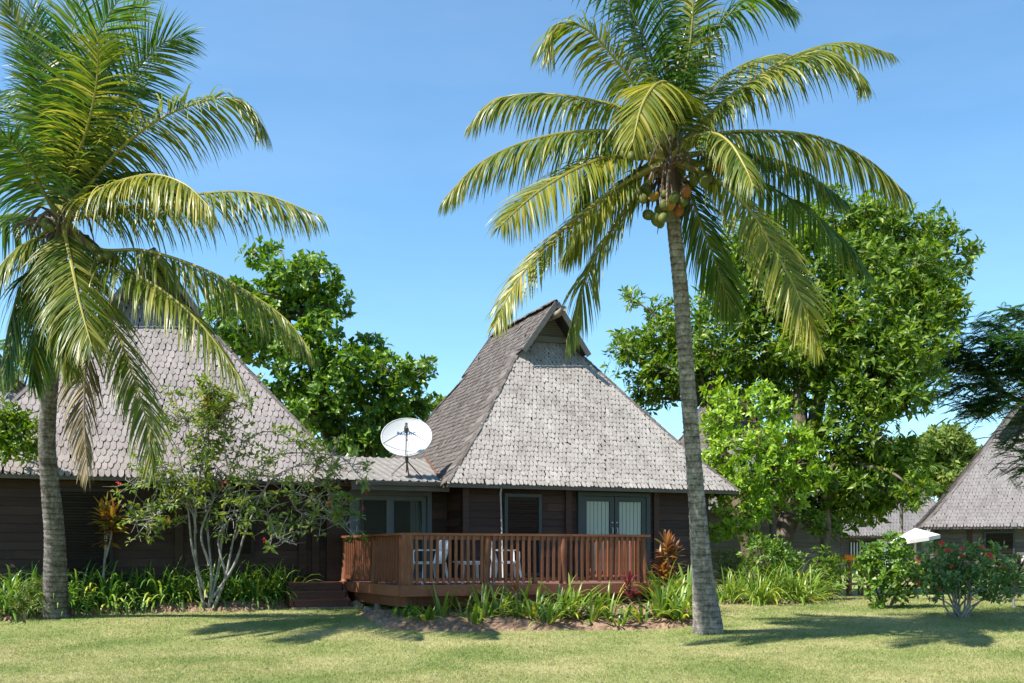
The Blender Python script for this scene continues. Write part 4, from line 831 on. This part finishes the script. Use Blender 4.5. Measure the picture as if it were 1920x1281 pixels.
# feathery flame tree reaching in from the right edge
def flame_tree():
    b = gp(2035, 31); r = np.random.default_rng(41); root = thing('flame_tree', 'dark feathery-leaved flame tree reaching in at the right edge', 'tree', b)
    tb = MB(); tr = [at(x, y, Y)-b for x, y, Y in [(2035,1090,31),(2025,960,31),(1990,850,31),(1960,760,31)]]; tb.tube(spline(tr, 20), np.linspace(.32, .2, 20), 10)
    spr = []
    for path in ([(1960,760,31),(1925,760,30.5),(1880,735,30),(1820,720,29.6),(1760,745,29.4)], [(1960,760,31),(1910,690,30.6),(1870,650,30),(1830,630,29.6)], [(1960,760,31),(1925,660,31),(1890,620,31),(1850,605,31)],
                 [(1960,760,31),(1930,700,30),(1915,670,29.5),(1890,640,29)], [(1925,760,30.5),(1915,800,30),(1900,835,29.6),(1885,845,29.4)], [(1960,800,31),(1940,840,30.5),(1925,870,30),(1912,890,29.8)], [(1880,735,30),(1830,690,30.2),(1790,680,30.4),(1750,700,30.4)], [(1960,760,31),(1950,640,31.5),(1930,590,31.5),(1900,590,31)],
                 [(1880,735,30),(1850,760,29.6),(1820,775,29.4)], [(1910,690,30.6),(1860,700,30.8),(1800,660,31),(1770,650,31)]):
        C = spline([at(*p)-b for p in path], 22); tb.tube(C, np.linspace(.09, .02, 22), 7); spr += [C[i] for i in range(6, 22, 3 if path[-1][1] > 800 else 1)]
    tb.build('trunk', m_bark, root, True)
    cb = MB()
    for p in spr:
        for _ in range(13):
            d = nrm(r.normal(0, 1, 3)*[1, 1, .35]+[-.35, -.1, .12]); q = p + nrm(r.normal(0, 1, 3))*r.uniform(.05, .75)*[1, 1, .55]; L = r.uniform(.4, .65)
            # a feather: a drooping rachis with many narrow leaflets in two ranks
            t = np.linspace(.1, 1, 13)[:, None]; C = q + d*L*t + np.array([0, 0, -1.])*L*.35*t*t; tg = nrm(d + np.array([0, 0, -.7])*t); sv = nrm(np.cross(tg, [0, 0, 1.])); ll = .115*np.sin(np.pi*np.clip(t[:, 0]*.8+.16, 0, 1))
            for s in (-1, 1): leafset(cb, C, sv*s + tg*.25 + [0, 0, -.12], np.tile([0, 0, 1.], (13, 1)), ll, np.full(13, .062))
    cb.build('crown', m_leafD, root)
flame_tree()
# far trees
def far_tree(label, px, Y, top, w, mat, seed, L=.5, n=26):
    r = np.random.default_rng(seed); B = []; h0 = 1000
    for k in range(n):
        a = r.random()*6.28; q = math.sqrt(r.random()); x = px+math.cos(a)*q*w*.8; y = (top+930)/2 + math.sin(a)*q*(930-top)*.42; B.append((x, y, Y+r.normal(0, 2.0), w/FPX*Y*r.uniform(.26, .42), .75))
    return tree('round_tree', label, gp(px, Y), [[(px,1060,Y,.3),(px,950,Y,.25),(px,(top+930)/2,Y,.12)]], B, mat, m_bark, L, .42, 22, 8, seed, shell=.5, jit=.7)
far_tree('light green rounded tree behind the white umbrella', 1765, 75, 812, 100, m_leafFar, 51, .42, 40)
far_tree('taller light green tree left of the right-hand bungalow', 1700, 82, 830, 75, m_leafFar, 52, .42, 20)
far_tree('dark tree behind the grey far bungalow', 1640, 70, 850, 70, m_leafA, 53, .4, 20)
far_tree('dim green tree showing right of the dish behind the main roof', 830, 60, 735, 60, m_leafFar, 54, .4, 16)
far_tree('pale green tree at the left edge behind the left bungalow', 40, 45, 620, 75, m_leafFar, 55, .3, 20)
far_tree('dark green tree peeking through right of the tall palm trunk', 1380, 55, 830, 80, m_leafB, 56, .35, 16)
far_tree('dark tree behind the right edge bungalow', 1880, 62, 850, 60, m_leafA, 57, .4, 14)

# bungalows in the distance
far1, _ = bungalow('bungalow', 'grey bungalow with shingle roof at the right edge behind the hibiscus', (at(1728, 988, 42)[0], 42.), R(-18), 9.4, 9.5, EYE+52/FPX*42, .5, .3, 3.0, (m_shingle_far, m_shingle_side), ex=.185, wd=.12, seed=61, wall_mat=m_greyplank, log=False)
for x in (.6, 1.8, 3.9, 5.6): post(far1, x, .47, .5, 2.6, .16)
louvre_window(far1, 2.3, 3.4, .47, 1.5, 2.45)
far2, _ = bungalow('bungalow', 'grey bungalow half hidden behind the broad-leaved tree', (at(1270, 960, 34)[0], 34.), R(14), 6.6, 7.5, ZE-.05, .6, .3, 2.5, (m_shingle_far, m_shingle_side), ex=.185, wd=.12, seed=62, wall_mat=m_greyplank, log=False)
far3, _ = bungalow('bungalow', 'farthest grey bungalow with a white-barred window behind the umbrella', (at(1555, 1005, 56)[0], 56.), R(4), 8.0, 7.5, 2.55, .5, .3, 3.0, (m_shingle_far, m_shingle_side), ex=.24, wd=.16, seed=63, wall_mat=m_greyplank, log=False)
wb = MB()
for k in range(9): wb.box((1.3+k*.16, .36, 1.0), (1.36+k*.16, .4, 2.2))
wb.box((1.25, .4, .95), (2.8, .44, 2.25), 1); wb.build('barred_window', [m_white, m_glass], far3)
cb_ = MB(); cb_.box((3.0, .38, .9), (3.5, .42, 2.3)); cb_.build('curtain', m_blind, far3)
far4, _ = bungalow('bungalow', 'dark roof corner showing at the far left edge', (at(-260, 850, 40)[0], 40.), R(10), 6.5, 7.5, EYE+1.0*4.6, .5, .3, 2.5, (m_shingle_far, m_shingle_side), ex=.2, wd=.13, seed=64, log=False)

# white-stemmed flowering shrub by the left bungalow
def white_shrub():
    b = G(392, 1146); Y = b[1]; r = np.random.default_rng(71); root = thing('flowering_shrub', 'tall white-stemmed shrub with sparse leaves and red flowers before the left bungalow', 'shrub', b)
    tb = MB(); tips = []; A = lambda x, y, d=0: at(x, y, Y+d)-b
    paths = [([(385,1146),(372,1090),(366,1020),(368,940),(380,860),(390,790)], .033, 0), ([(392,1146),(398,1080),(392,1000),(385,920),(392,840),(395,770)], .03, .2), ([(398,1146),(425,1085),(440,1010),(455,940),(470,890),(520,850)], .03, -.2),
             ([(395,1130),(412,1050),(420,960),(430,890),(455,830)], .03, .3), ([(388,1120),(362,1040),(352,960),(345,900),(330,840)], .03, -.3), ([(400,1120),(440,1060),(470,980),(510,900),(570,870),(640,880)], .03, -.4),
             ([(368,1000),(360,960),(330,935),(300,960),(268,985)], .028, -.5), ([(368,970),(358,930),(330,905),(290,900),(240,905)], .026, -.3), ([(300,905),(285,935),(270,965),(250,970)], .016, -.3), ([(440,1010),(470,960),(500,960),(520,1000),(545,1020)], .024, -.5),
             ([(470,890),(520,900),(560,960),(600,970),(650,990)], .022, -.3), ([(520,850),(580,850),(640,860),(680,900)], .022, -.3), ([(455,830),(500,810),(560,830),(600,860)], .022, 0), ([(390,860),(370,800),(340,780),(310,800)], .02, .1), ([(430,890),(420,830),(430,780),(450,760)], .02, .1),
             ([(345,900),(310,880),(280,880)], .016, .1), ([(455,940),(520,920),(580,930),(620,960)], .02, -.5), ([(560,870),(600,900),(640,945)], .014, -.4), ([(393,1060),(380,1000),(400,930),(410,880)], .03, .1), ([(425,1085),(415,1010),(440,960),(430,910)], .03, -.1), ([(395,790),(400,750),(405,720)], .016, .1)]
    for P, w, d in paths:
        C = spline([A(x, y, d*i/len(P)) + (r.normal(0, .02, 3) if i else 0) for i, (x, y) in enumerate(P)], 6*len(P)); n = len(C); tb.tube(C, np.linspace(w, max(.007, w*.25), n)*(1+.07*r.normal(0, 1, n)), 7)
        tips += [(C[i], 1.) for i in range(int(n*.55), n)] if P[-1][1] < 1000 or w < .03 else []
    ends = []
    for c, _ in tips:
        for _k in range(3):
            e = c + nrm(r.normal(0, 1, 3)*[1, .9, .8]+[0, -.1, .15])*r.uniform(.15, .5); tb.tube(spline([c, (c+e)/2+r.normal(0, .03, 3), e], 5), np.linspace(.009, .004, 5), 5); ends.append(e)
    tb.build('trunk', m_palebark, root, True)
    E = np.array(ends); E = E[r.random(len(E)) < .55]; lb = MB(); rosettes(lb, E, nrm(r.normal(0, .5, E.shape)+[0, 0, .8]), 6, .16, .42, r, 0, .5, (-10, 40), .3); E2 = E[r.random(len(E)) < .6]+r.normal(0, .07, (1, 3)); rosettes(lb, E2, nrm(r.normal(0, .5, E2.shape)+[0, 0, .8]), 4, .13, .42, r, 0, .6, (-10, 40), .3)
    up = E[(E[:, 2] > at(0, 850, Y)[2]-b[2]) & (E[:, 0] < .6)]; rosettes(lb, up+r.normal(0, .1, up.shape), nrm(r.normal(0, .5, up.shape)+[0, 0, .8]), 6, .15, .36, r, 0, .6, (-10, 60), .3)
    lb.build('foliage', m_leafS, root)
    for (x, y, d) in [(222,908,-.3),(314,975,-.5),(600,880,-.4),(618,942,-.4),(688,921,-.3),(680,954,-.3),(497,1013,-.5),(648,877,-.3),(420,905,-.2)]:
        fb = MB(); p = A(x if x < 700 else 668, y, d); rosettes(fb, p[None]+r.normal(0, .02, (2, 3)), np.tile([0, -.6, .6], (2, 1)), 5, .052, .5, r, 0, .5, (0, 60)); fb.build('flower', m_red, root)
    for P in ([(398,800),(392,765),(386,735)], [(405,790),(420,765),(436,742)], [(400,810),(398,770),(402,730)]):
        sb = MB(); C = spline([A(x, y, .1) for x, y in P], 34); rosettes(sb, C, nrm(np.gradient(C, axis=0)), 7, .17, .3, r, 0, .3, (10, 50)); sb.build('flower_spike', m_yellowflower, root)
white_shrub()

def strapset(mb, org, az, el, L, w, droop, r, m=0, ns=7, vfold=.18):
    n = len(az); d = np.stack([np.cos(el)*np.cos(az), np.cos(el)*np.sin(az), np.sin(el)], -1); q = org.copy(); sd = np.stack([-np.sin(az), np.cos(az), 0*az], -1); Vv = []
    wp = np.interp(np.linspace(0, 1, ns+1), [0, .25, .6, .85, 1], [.55, .95, 1, .6, .04])
    for s in range(ns+1):
        u = np.cross(sd, d); h = (w*wp[s]*.5)[:, None]; Vv += [q-sd*h+u*h*vfold*2, q, q+sd*h+u*h*vfold*2]
        d = nrm(d + np.array([0, 0, -1.])*(droop*(.1+.9*s/ns)/ns*2.2)[:, None]); q = q + d*(L/ns)[:, None]
    VV = np.stack(Vv, 1); b = np.arange(n)[:, None]*(3*ns+3)
    mb.add(VV, np.concatenate([b+np.array([[3*s+a, 3*s+a+1, 3*s+a+4, 3*s+a+3]]) for s in range(ns) for a in (0, 1)]), m)
def clump(name, label, px, py, n, L, w, mat, seed, droop=.9, spread=.12, el=(45, 85), cat='plant', group=None, dy=0., part=None, Y=None):
    b = G(px, py) if Y is None else gp(px, Y); r = np.random.default_rng(seed); b = b + [0, dy, .06]; mb = MB()
    az = r.random(n)*6.283; e = np.radians(r.uniform(*el, n)); org = np.stack([np.cos(az)*spread*r.random(n), np.sin(az)*spread*r.random(n), np.zeros(n)-.05], -1)
    strapset(mb, org, az+r.normal(0, .3, n), e, L*r.uniform(.6, 1.1, n), w*r.uniform(.75, 1.15, n), droop*r.uniform(.6, 1.4, n), r)
    o = mb.build(name, mat); o.location = Vector(b); o.data.polygons.foreach_set('use_smooth', np.ones(len(o.data.polygons), bool)); return tag(o, label, cat, group)
gl = 'strap-leaved clumps in the bed along the left bungalow'
names = ['at the left edge of the photo', 'left of the fern by the left palm', 'just left of the left palm trunk', 'behind the left palm trunk', 'just right of the left palm trunk', 'left of the croton stem', 'around the croton stem', 'just right of the croton stem', 'two clumps right of the croton', 'midway between croton and white-stemmed shrub', 'second left of the white shrub stems', 'just left of the white shrub stems', 'behind the white shrub stems', 'just right of the white shrub stems', 'two clumps right of the white shrub', 'three clumps right of the white shrub', 'beside the garden steps', 'drooping over the edge next to the bottom step']
xs_ = [4, 34, 66, 112, 150, 178, 205, 238, 268, 298, 330, 356, 392, 425, 455, 485, 512, 538]
for k, (x, nm) in enumerate(zip(xs_, names)):
    clump('strap_leaf_plant', 'dark green strap-leaved plant ' + nm, x, 1128, 100, 1.08, .042, m_strap, 200+k, 2.0, .22, (30, 85), group=gl, Y=19.85+x*.00376+(k % 3)*.15)
for k, (x, nm) in enumerate([(60, 'against the wall left of the left palm'), (220, 'against the wall behind the croton'), (310, 'against the wall behind the bed middle'), (430, 'against the wall behind the white shrub'), (490, 'against the wall near the steps')]):
    clump('strap_leaf_plant', 'dark green strap-leaved plant ' + nm, x, 1110, 50, 1.1, .036, m_strap, 260+k, 1.7, .2, (40, 85), group=gl, Y=20.3+x*.00376)
gd = 'lily clumps in the bed in front of the deck'
for k, (x, y, n, L, nm) in enumerate([(830,1166,12,.62,'sparse, right of the small lime bush'), (868,1164,10,.55,'thin, left of the second deck post'), (905,1168,16,.70,'below the second railing post'), (935,1164,20,.68,'right below the second railing post'), (975,1166,22,.72,'beside the dry brown-leaved ti plant'), (1005,1168,20,.70,'just left of the tall central clump'),
      (1045,1172,24,.82,'tallest, with broad pale leaves below the third post'), (1070,1168,22,.80,'just right of the tallest central clump'), (1110,1172,20,.72,'left of the pink ti plant'), (1140,1168,18,.70,'directly left of the pink ti plant'), (1205,1172,14,.62,'right of the pink ti plant, near the deck end'), (1240,1165,34,.75,'dense, at the right end of the deck'), (1275,1168,34,.75,'dense, just left of the right palm trunk'), (1290,1150,40,.85,'tall, behind the right palm trunk'), (800,1172,14,.5,'low, beside the small lime bush'),(890,1176,12,.5,'low, in the front row below the second railing post'),(1025,1178,14,.52,'low, front row below the tallest clump'),(1160,1178,12,.5,'low, front row below the pink ti plant'),(1240,1142,40,.9,'behind the right deck corner, under the orange ti plant')]):
    clump('lily_plant', 'green lily clump ' + nm, x, y, int(n*1.35), L*1.16, .054, m_strapL, 300+k, 1.25, .12, (38, 84), group=gd)
gr_ = 'spider lily clumps in the bed right of the right palm'
for k, (x, y, n, L, nm) in enumerate([(1362,1122,60,.75,'just right of the right palm trunk'), (1392,1118,60,.8,'second from the right palm trunk'), (1425,1124,70,.85,'below the round lime bush'), (1455,1120,70,.85,'right below the round lime bush'), (1490,1122,80,.95,'with long pale leaves, second from right end'), (1518,1118,60,.85,'at the right end of the lily bed')]):
    clump('spider_lily', 'arching green spider lily ' + nm, x, y+9, int(n*1.7), L*1.15, .036, m_strapL, 330+k, 1.7, .26, (25, 85), group=gr_)
# stemmed rosette plants: croton, ti plants
def rosette_plant(name, label, px, py, stems, mat, seed, L=.32, w=.07, n=34, cat='plant', Y=None):
    b = G(px, py) if Y is None else gp(px, Y); Y = b[1]; r = np.random.default_rng(seed); root = thing(name, label, cat, b); sb = MB(); lb = MB()
    p0 = at(stems[0][0], stems[0][1], Y+stems[0][2])-b
    for i_, (x, y, d, h) in enumerate(stems):
        p = at(x, y, Y+d)-b; q0 = np.array([0, 0, -.05]) if i_ == 0 else p0*.62; sb.tube(spline([q0, q0*.5+p*.5+r.normal(0, .02, 3), p], 8), np.linspace(.032 if i_ == 0 else .022, .018, 8), 7)
        z = np.linspace(-h, .1, n); az = np.arange(n)*2.4+r.normal(0, .2, n); el = np.radians(np.interp(z, [-h, 0, .1], [5, 45, 80])+r.normal(0, 8, n))
        o = p + np.stack([0*z, 0*z, z], -1); strapset(lb, o, az, el, L*r.uniform(.75, 1.15, n), w*r.uniform(.8, 1.2, n), np.full(n, .8), r, 0, 5, .25)
    sb.build('stem', m_palebark, root, True); lb.build('foliage', mat, root)
rosette_plant('croton', 'yellow and bronze croton on a tall bare stem before the left bungalow', 190, 1122, [(203,985,0,.38),(196,968,.1,.2),(212,972,-.1,.25)], m_croton, 401, .36, .085, 30, Y=20.55)
rosette_plant('ti_plant', 'orange-bronze ti plant at the right end of the deck', 1252, 1140, [(1250,1030,0,.3),(1240,1062,-.1,.3),(1262,1042,.1,.3),(1246,1085,-.1,.2)], m_tired, 402, .38, .06, 34)
rosette_plant('ti_plant', 'small pink-tipped ti plant among the lilies below the deck fascia', 1180, 1168, [(1180,1118,0,.14),(1178,1098,0,.10)], m_pink, 403, .25, .05, 16)
rosette_plant('ti_plant', 'dry brown-leaved ti plant left of the tall central lily', 968, 1165, [(968,1108,0,.12)], m_tired, 404, .2, .04, 14)
rosette_plant('purple_plant', 'small dark purple plant at the right edge beside the hibiscus', 1902, 1140, [(1900,1085,0,.3),(1892,1075,.2,.25),(1910,1070,0,.2)], m_purple, 405, .3, .07, 24)
# rounded shrubs
def shrub(name, label, px, py, B, mat, seed, L, asp, dens, k=6, stems=7, flowers=(), bark=m_bark, jit=.5, Y=None):
    b = G(px, py) if Y is None else gp(px, Y); Y = b[1]; r = np.random.default_rng(seed); root = thing(name, label, 'shrub', b)
    BB = [(at(x, y, Y+d)-b, np.array([q, q, q*.9])) for x, y, d, q in B]; sb = MB()
    for i in range(stems):
        c, q = BB[i % len(BB)]; limb(sb, [r.normal(0, .06), r.normal(0, .06), -.06], c + r.normal(0, .1, 3), .022, .008, r, 9, .15)
        for _ in range(4): limb(sb, c*.7, c + nrm(r.normal(0, 1, 3))*q*.8, .01, .004, r, 6)
    sb.build('stems', bark, root, True); lb = MB(); blobs(lb, BB, dens, k, L, asp, r, 0, .35, jit=jit); lb.build('foliage', mat, root)
    for (x, y, d, s) in flowers:
        fb = MB(); p = at(x, y, Y+d)-b; rosettes(fb, p[None]+r.normal(0, .02, (3, 3)), np.tile([-.1, -.7, .5], (3, 1)), 5, s*.62, .7, r, 0, .5, (0, 60)); fb.build('flower', m_red, root)
    return root
shrub('bright_shrub', 'bright green bushy shrub between the post fence and the red hibiscus', 1662, 1140, [(1640,1040,0,.32),(1675,1030,.1,.36),(1700,1055,0,.32),(1630,1070,0,.34),(1665,1075,-.2,.42),(1705,1085,0,.36),(1650,1108,-.1,.3),(1690,1110,0,.25),(1618,1050,0,.2),(1725,1075,.1,.25),(1648,1128,-.2,.16),(1730,1088,-.1,.2)], m_leafB, 501, .15, .5, 75, 6, 9)
shrub('hibiscus', 'hibiscus shrub with red flowers and open stems at the right', 1800, 1160, [(1760,1050,.1,.34),(1800,1055,0,.38),(1845,1050,.1,.38),(1880,1075,.1,.36),(1770,1090,-.1,.36),(1830,1090,-.2,.36),(1755,1112,-.1,.22),(1868,1110,-.1,.26),(1800,1085,.2,.36),(1905,1095,.2,.25),(1740,1075,.1,.28)], m_leafH, 502, .13, .5, 100, 6, 14,
      [(1764,1017,-.2,.07),(1780,1033,-.25,.08),(1803,1028,-.3,.07),(1855,1040,-.3,.09),(1784,1060,-.35,.06),(1842,1068,-.35,.06),(1718,1052,-.1,.08),(1760,1103,-.35,.07),(1822,1122,-.3,.05),(1720,1093,-.1,.06),(1899,1095,-.1,.09),(1801,1040,-.3,.06),(1840,1025,-.1,.07),(1880,1062,-.2,.06)], m_palebark)
shrub('lime_shrub', 'round lime-green shrub behind the spider lilies', 1440, 1112, [(1430,1040,0,.4),(1465,1050,0,.35),(1410,1075,0,.35),(1450,1085,-.1,.42),(1480,1080,.1,.28),(1425,1020,.1,.28),(1400,1100,0,.3),(1455,1025,.1,.26),(1490,1050,.2,.25)], m_leafB, 503, .14, .42, 90, 6, 6, Y=24.6)
shrub('clipped_shrub', 'low yellow-green clipped shrub between palm trunk and lime shrub', 1365, 1108, [(1350,1050,.2,.3),(1375,1045,.2,.32),(1365,1070,.2,.35),(1392,1065,.2,.28),(1350,1080,.2,.28)], m_fern, 504, .07, .45, 190, 6, 5, Y=25.0)
shrub('lime_bush', 'small lime-green bush at the left end of the deck bed', 768, 1166, [(752,1152,0,.15),(770,1148,0,.17),(785,1152,0,.14),(768,1158,-.1,.17)], m_leafC, 505, .075, .5, 210, 6, 5)
shrub('fern', 'feathery pale fern bush at the foot of the left palm', 52, 1160, [(30,1130,0,.28),(60,1115,0,.3),(75,1135,-.1,.26),(45,1148,-.1,.26),(70,1098,.1,.2),(15,1145,0,.18)], m_fern, 506, .085, .2, 260, 7, 6, jit=.9)
shrub('shaded_shrub', 'dark leafy shrub in the shade left of the wooden posts', 1560, 1125, [(1555,1075,.3,.4),(1575,1090,.2,.35),(1545,1050,.4,.35),(1560,1105,.1,.3)], m_leafA, 507, .16, .4, 60, 6, 6)
shrub('back_shrub', 'dull green shrub behind the hibiscus at the wall of the right bungalow', 1862, 1128, [(1890,1085,.2,.4),(1915,1095,.3,.35),(1745,1095,.6,.3),(1840,1095,.6,.45)], m_leafH, 508, .14, .45, 50, 6, 6)
# creeper on the left bungalow's roof corner
cr = MB(); rr_ = np.random.default_rng(91); bb_ = [(at(x, y, 19.6+d), np.array([q, q*.5, q*.7])) for x, y, d, q in [(10,800,0,.45),(40,820,.1,.4),(65,845,.1,.25),(20,845,0,.4),(-20,830,0,.5),(45,790,.3,.25),(0,770,.3,.3)]]
tw = MB()
blobs(cr, bb_, 130, 6, .17, .42, rr_)
cro = thing('creeper', 'dark green leafy creeper over the left corner of the left roof', 'creeper', at(-60, 860, 19.6)); b0 = at(-60, 860, 19.6)
cr.v = [v-b0 for v in cr.v]; cr.build('foliage', m_leafA, cro)
for c, q in bb_: limb(tw, c-b0+[.25, .25, -.2], c-b0, .02, .008, rr_)
tw.build('stems', m_bark, cro)

# wooden post fence with an orange cloth, patio umbrella
def fence():
    b = gp(1600, 27); root = thing('post_fence', 'short dark wooden post fence in the shade behind the bright shrub', 'fence', b)
    for x, Y in ((1592, 26.6), (1614, 27.4), (1630, 27.0)):
        p = MB(); q = gp(x, Y)-b; t = at(x, 1046, Y)-b; p.tube([q-[0, 0, .1], t], [.075, .07], 9); p.build('post', m_log, root)
    rb = MB(); rb.bar(at(1588, 1050, 26.6)-b, at(1640, 1050, 27.1)-b, .06, .14); rb.build('rail', m_log, root)
    c = MB(); a0 = at(1584, 1041, 26.45); n = 9; g = np.linspace(0, 1, n); P = []
    for z in np.linspace(0, 1, 5):
        for x in g: P.append(a0 + [x*.26, .02*math.sin(x*9+z*2), -z*.13+.006*math.sin(x*7)])
    i = np.arange(4)[:, None]*n; j = np.arange(n-1)[None]; F = np.stack([i+j, i+n+j, i+n+j+1, i+j+1], -1).reshape(-1, 4); P = np.array(P); c.add(P, F); c.add(P+[0, .22, 0], F[:, ::-1]); 
    tb = np.r_[P[:n], P[:n]+[0, .22, 0]]; k = np.arange(n-1); c.add(tb, np.stack([k, k+1, n+k+1, n+k], -1))
    tag(c.build('cloth', m_orange), 'orange cloth draped over the wooden post fence', 'cloth')
fence()
def umbrella():
    b = gp(1716, 40.3); root = thing('patio_umbrella', 'white patio umbrella beside the right bungalow wall', 'umbrella', b); p = MB(); p.tube([[0, 0, 0], [0, 0, 2.02]], .04, 8); p.build('pole', m_white, root)
    c = MB(); n = 8; a = np.arange(n)*2*np.pi/n+.2; top = np.array([[0, 0, 2.16]]); rim = np.stack([0.9*np.cos(a), 0.9*np.sin(a), 1.66+.14*np.cos(a)], -1); low = rim-[0, 0, .14]
    k = np.arange(n); k2 = (k+1) % n; c.add(np.r_[top-[0, 0, .12], rim, low], [np.stack([0*k, 1+k, 1+k2], -1), np.stack([1+k, 1+n+k, 1+n+k2, 1+k2], -1)]); c.build('canopy', m_canvas, root)
    s = MB()
    for q in range(n): s.tube([[0, 0, 1.45], rim[q]*[.6, .6, 1]+[0, 0, .18]], .015, 5)
    s.build('strut', m_white, root); f = MB(); f.tube([[0, 0, 0], [0, 0, .1]], .3, 14); f.build('base', m_steel, root)
umbrella()
# a young palm in the background with pale leaflets against the umbrella
def small_palm(label, px, Y, py, n, L, seed, mat=m_frondgreen):
    b = gp(px, Y); r = np.random.default_rng(seed); root = thing('young_palm', label, 'palm tree', b); top = at(px, py, Y)-b
    t = MB(); t.tube([[0, 0, -.1], top], [.09, .07], 10); t.build('trunk', m_palmbark, root, True)
    for k in range(n):
        a = k*2.4+r.normal(0, .2); e = r.uniform(.1, 1.1); d = np.array([math.cos(a)*math.cos(e), math.sin(a)*math.cos(e), math.sin(e)])
        frond(root, [top, top+d*L*.4, top+d*L*.75-[0, 0, L*.08], top+d*L-[0, 0, L*.28]], mat, m_rachisdark, 26, L*.26, .7, 0, seed+k, w=.05)
small_palm('young palm with drooping fronds between the dark tree and the far light trees', 1690, 46, 905, 13, 2.2, 601)
small_palm('pale palm far behind the left palm trunk', 75, 44, 690, 13, 2.2, 620)
# rocks at the foot of the white shrub and under the deck
for k, (x, y, s, nm) in enumerate([(431,1143,.10,'small grey rock right of the white shrub base'), (668,1138,.12,'pale rock under the left corner of the deck'), (648,1134,.09,'small brown rock beside the bottom step'), (690,1146,.08,'flat rock at the edge of the deck bed')]):
    rb = MB(); rb.ball([0, 0, 0], (s*1.3, s, s*.75), 10, 7); v = rb.v[0]; v *= (1+.18*np.sin(v[:, :1]*31+k)*np.sin(v[:, 2:]*27+v[:, 1:2]*19)); o = rb.build('rock', m_rock, None, False); o.location = Vector(G(x, y)+[0, 0, s*.3]); tag(o, nm, 'rock')

def leaf_litter():
    r = np.random.default_rng(8); n = 150; y = 12.6 + 7*r.random(n)**1.3; x = (r.random(n)*2-1)*.5*y; mb = MB()
    leafset(mb, np.stack([x, y, ground_z(x, y)+.028], -1), nrm(np.c_[r.normal(0, 1, (n, 2)), r.normal(0, .15, n)]), np.tile([0, 0, 1.], (n, 1))+r.normal(0, .25, (n, 3)), r.uniform(.03, .11, n), r.uniform(.012, .04, n), 0)
    tag(mb.build('leaf_litter', m_fronddry), 'scattered dry brown leaves lying on the lawn', 'fallen leaves', kind='stuff')
leaf_litter()
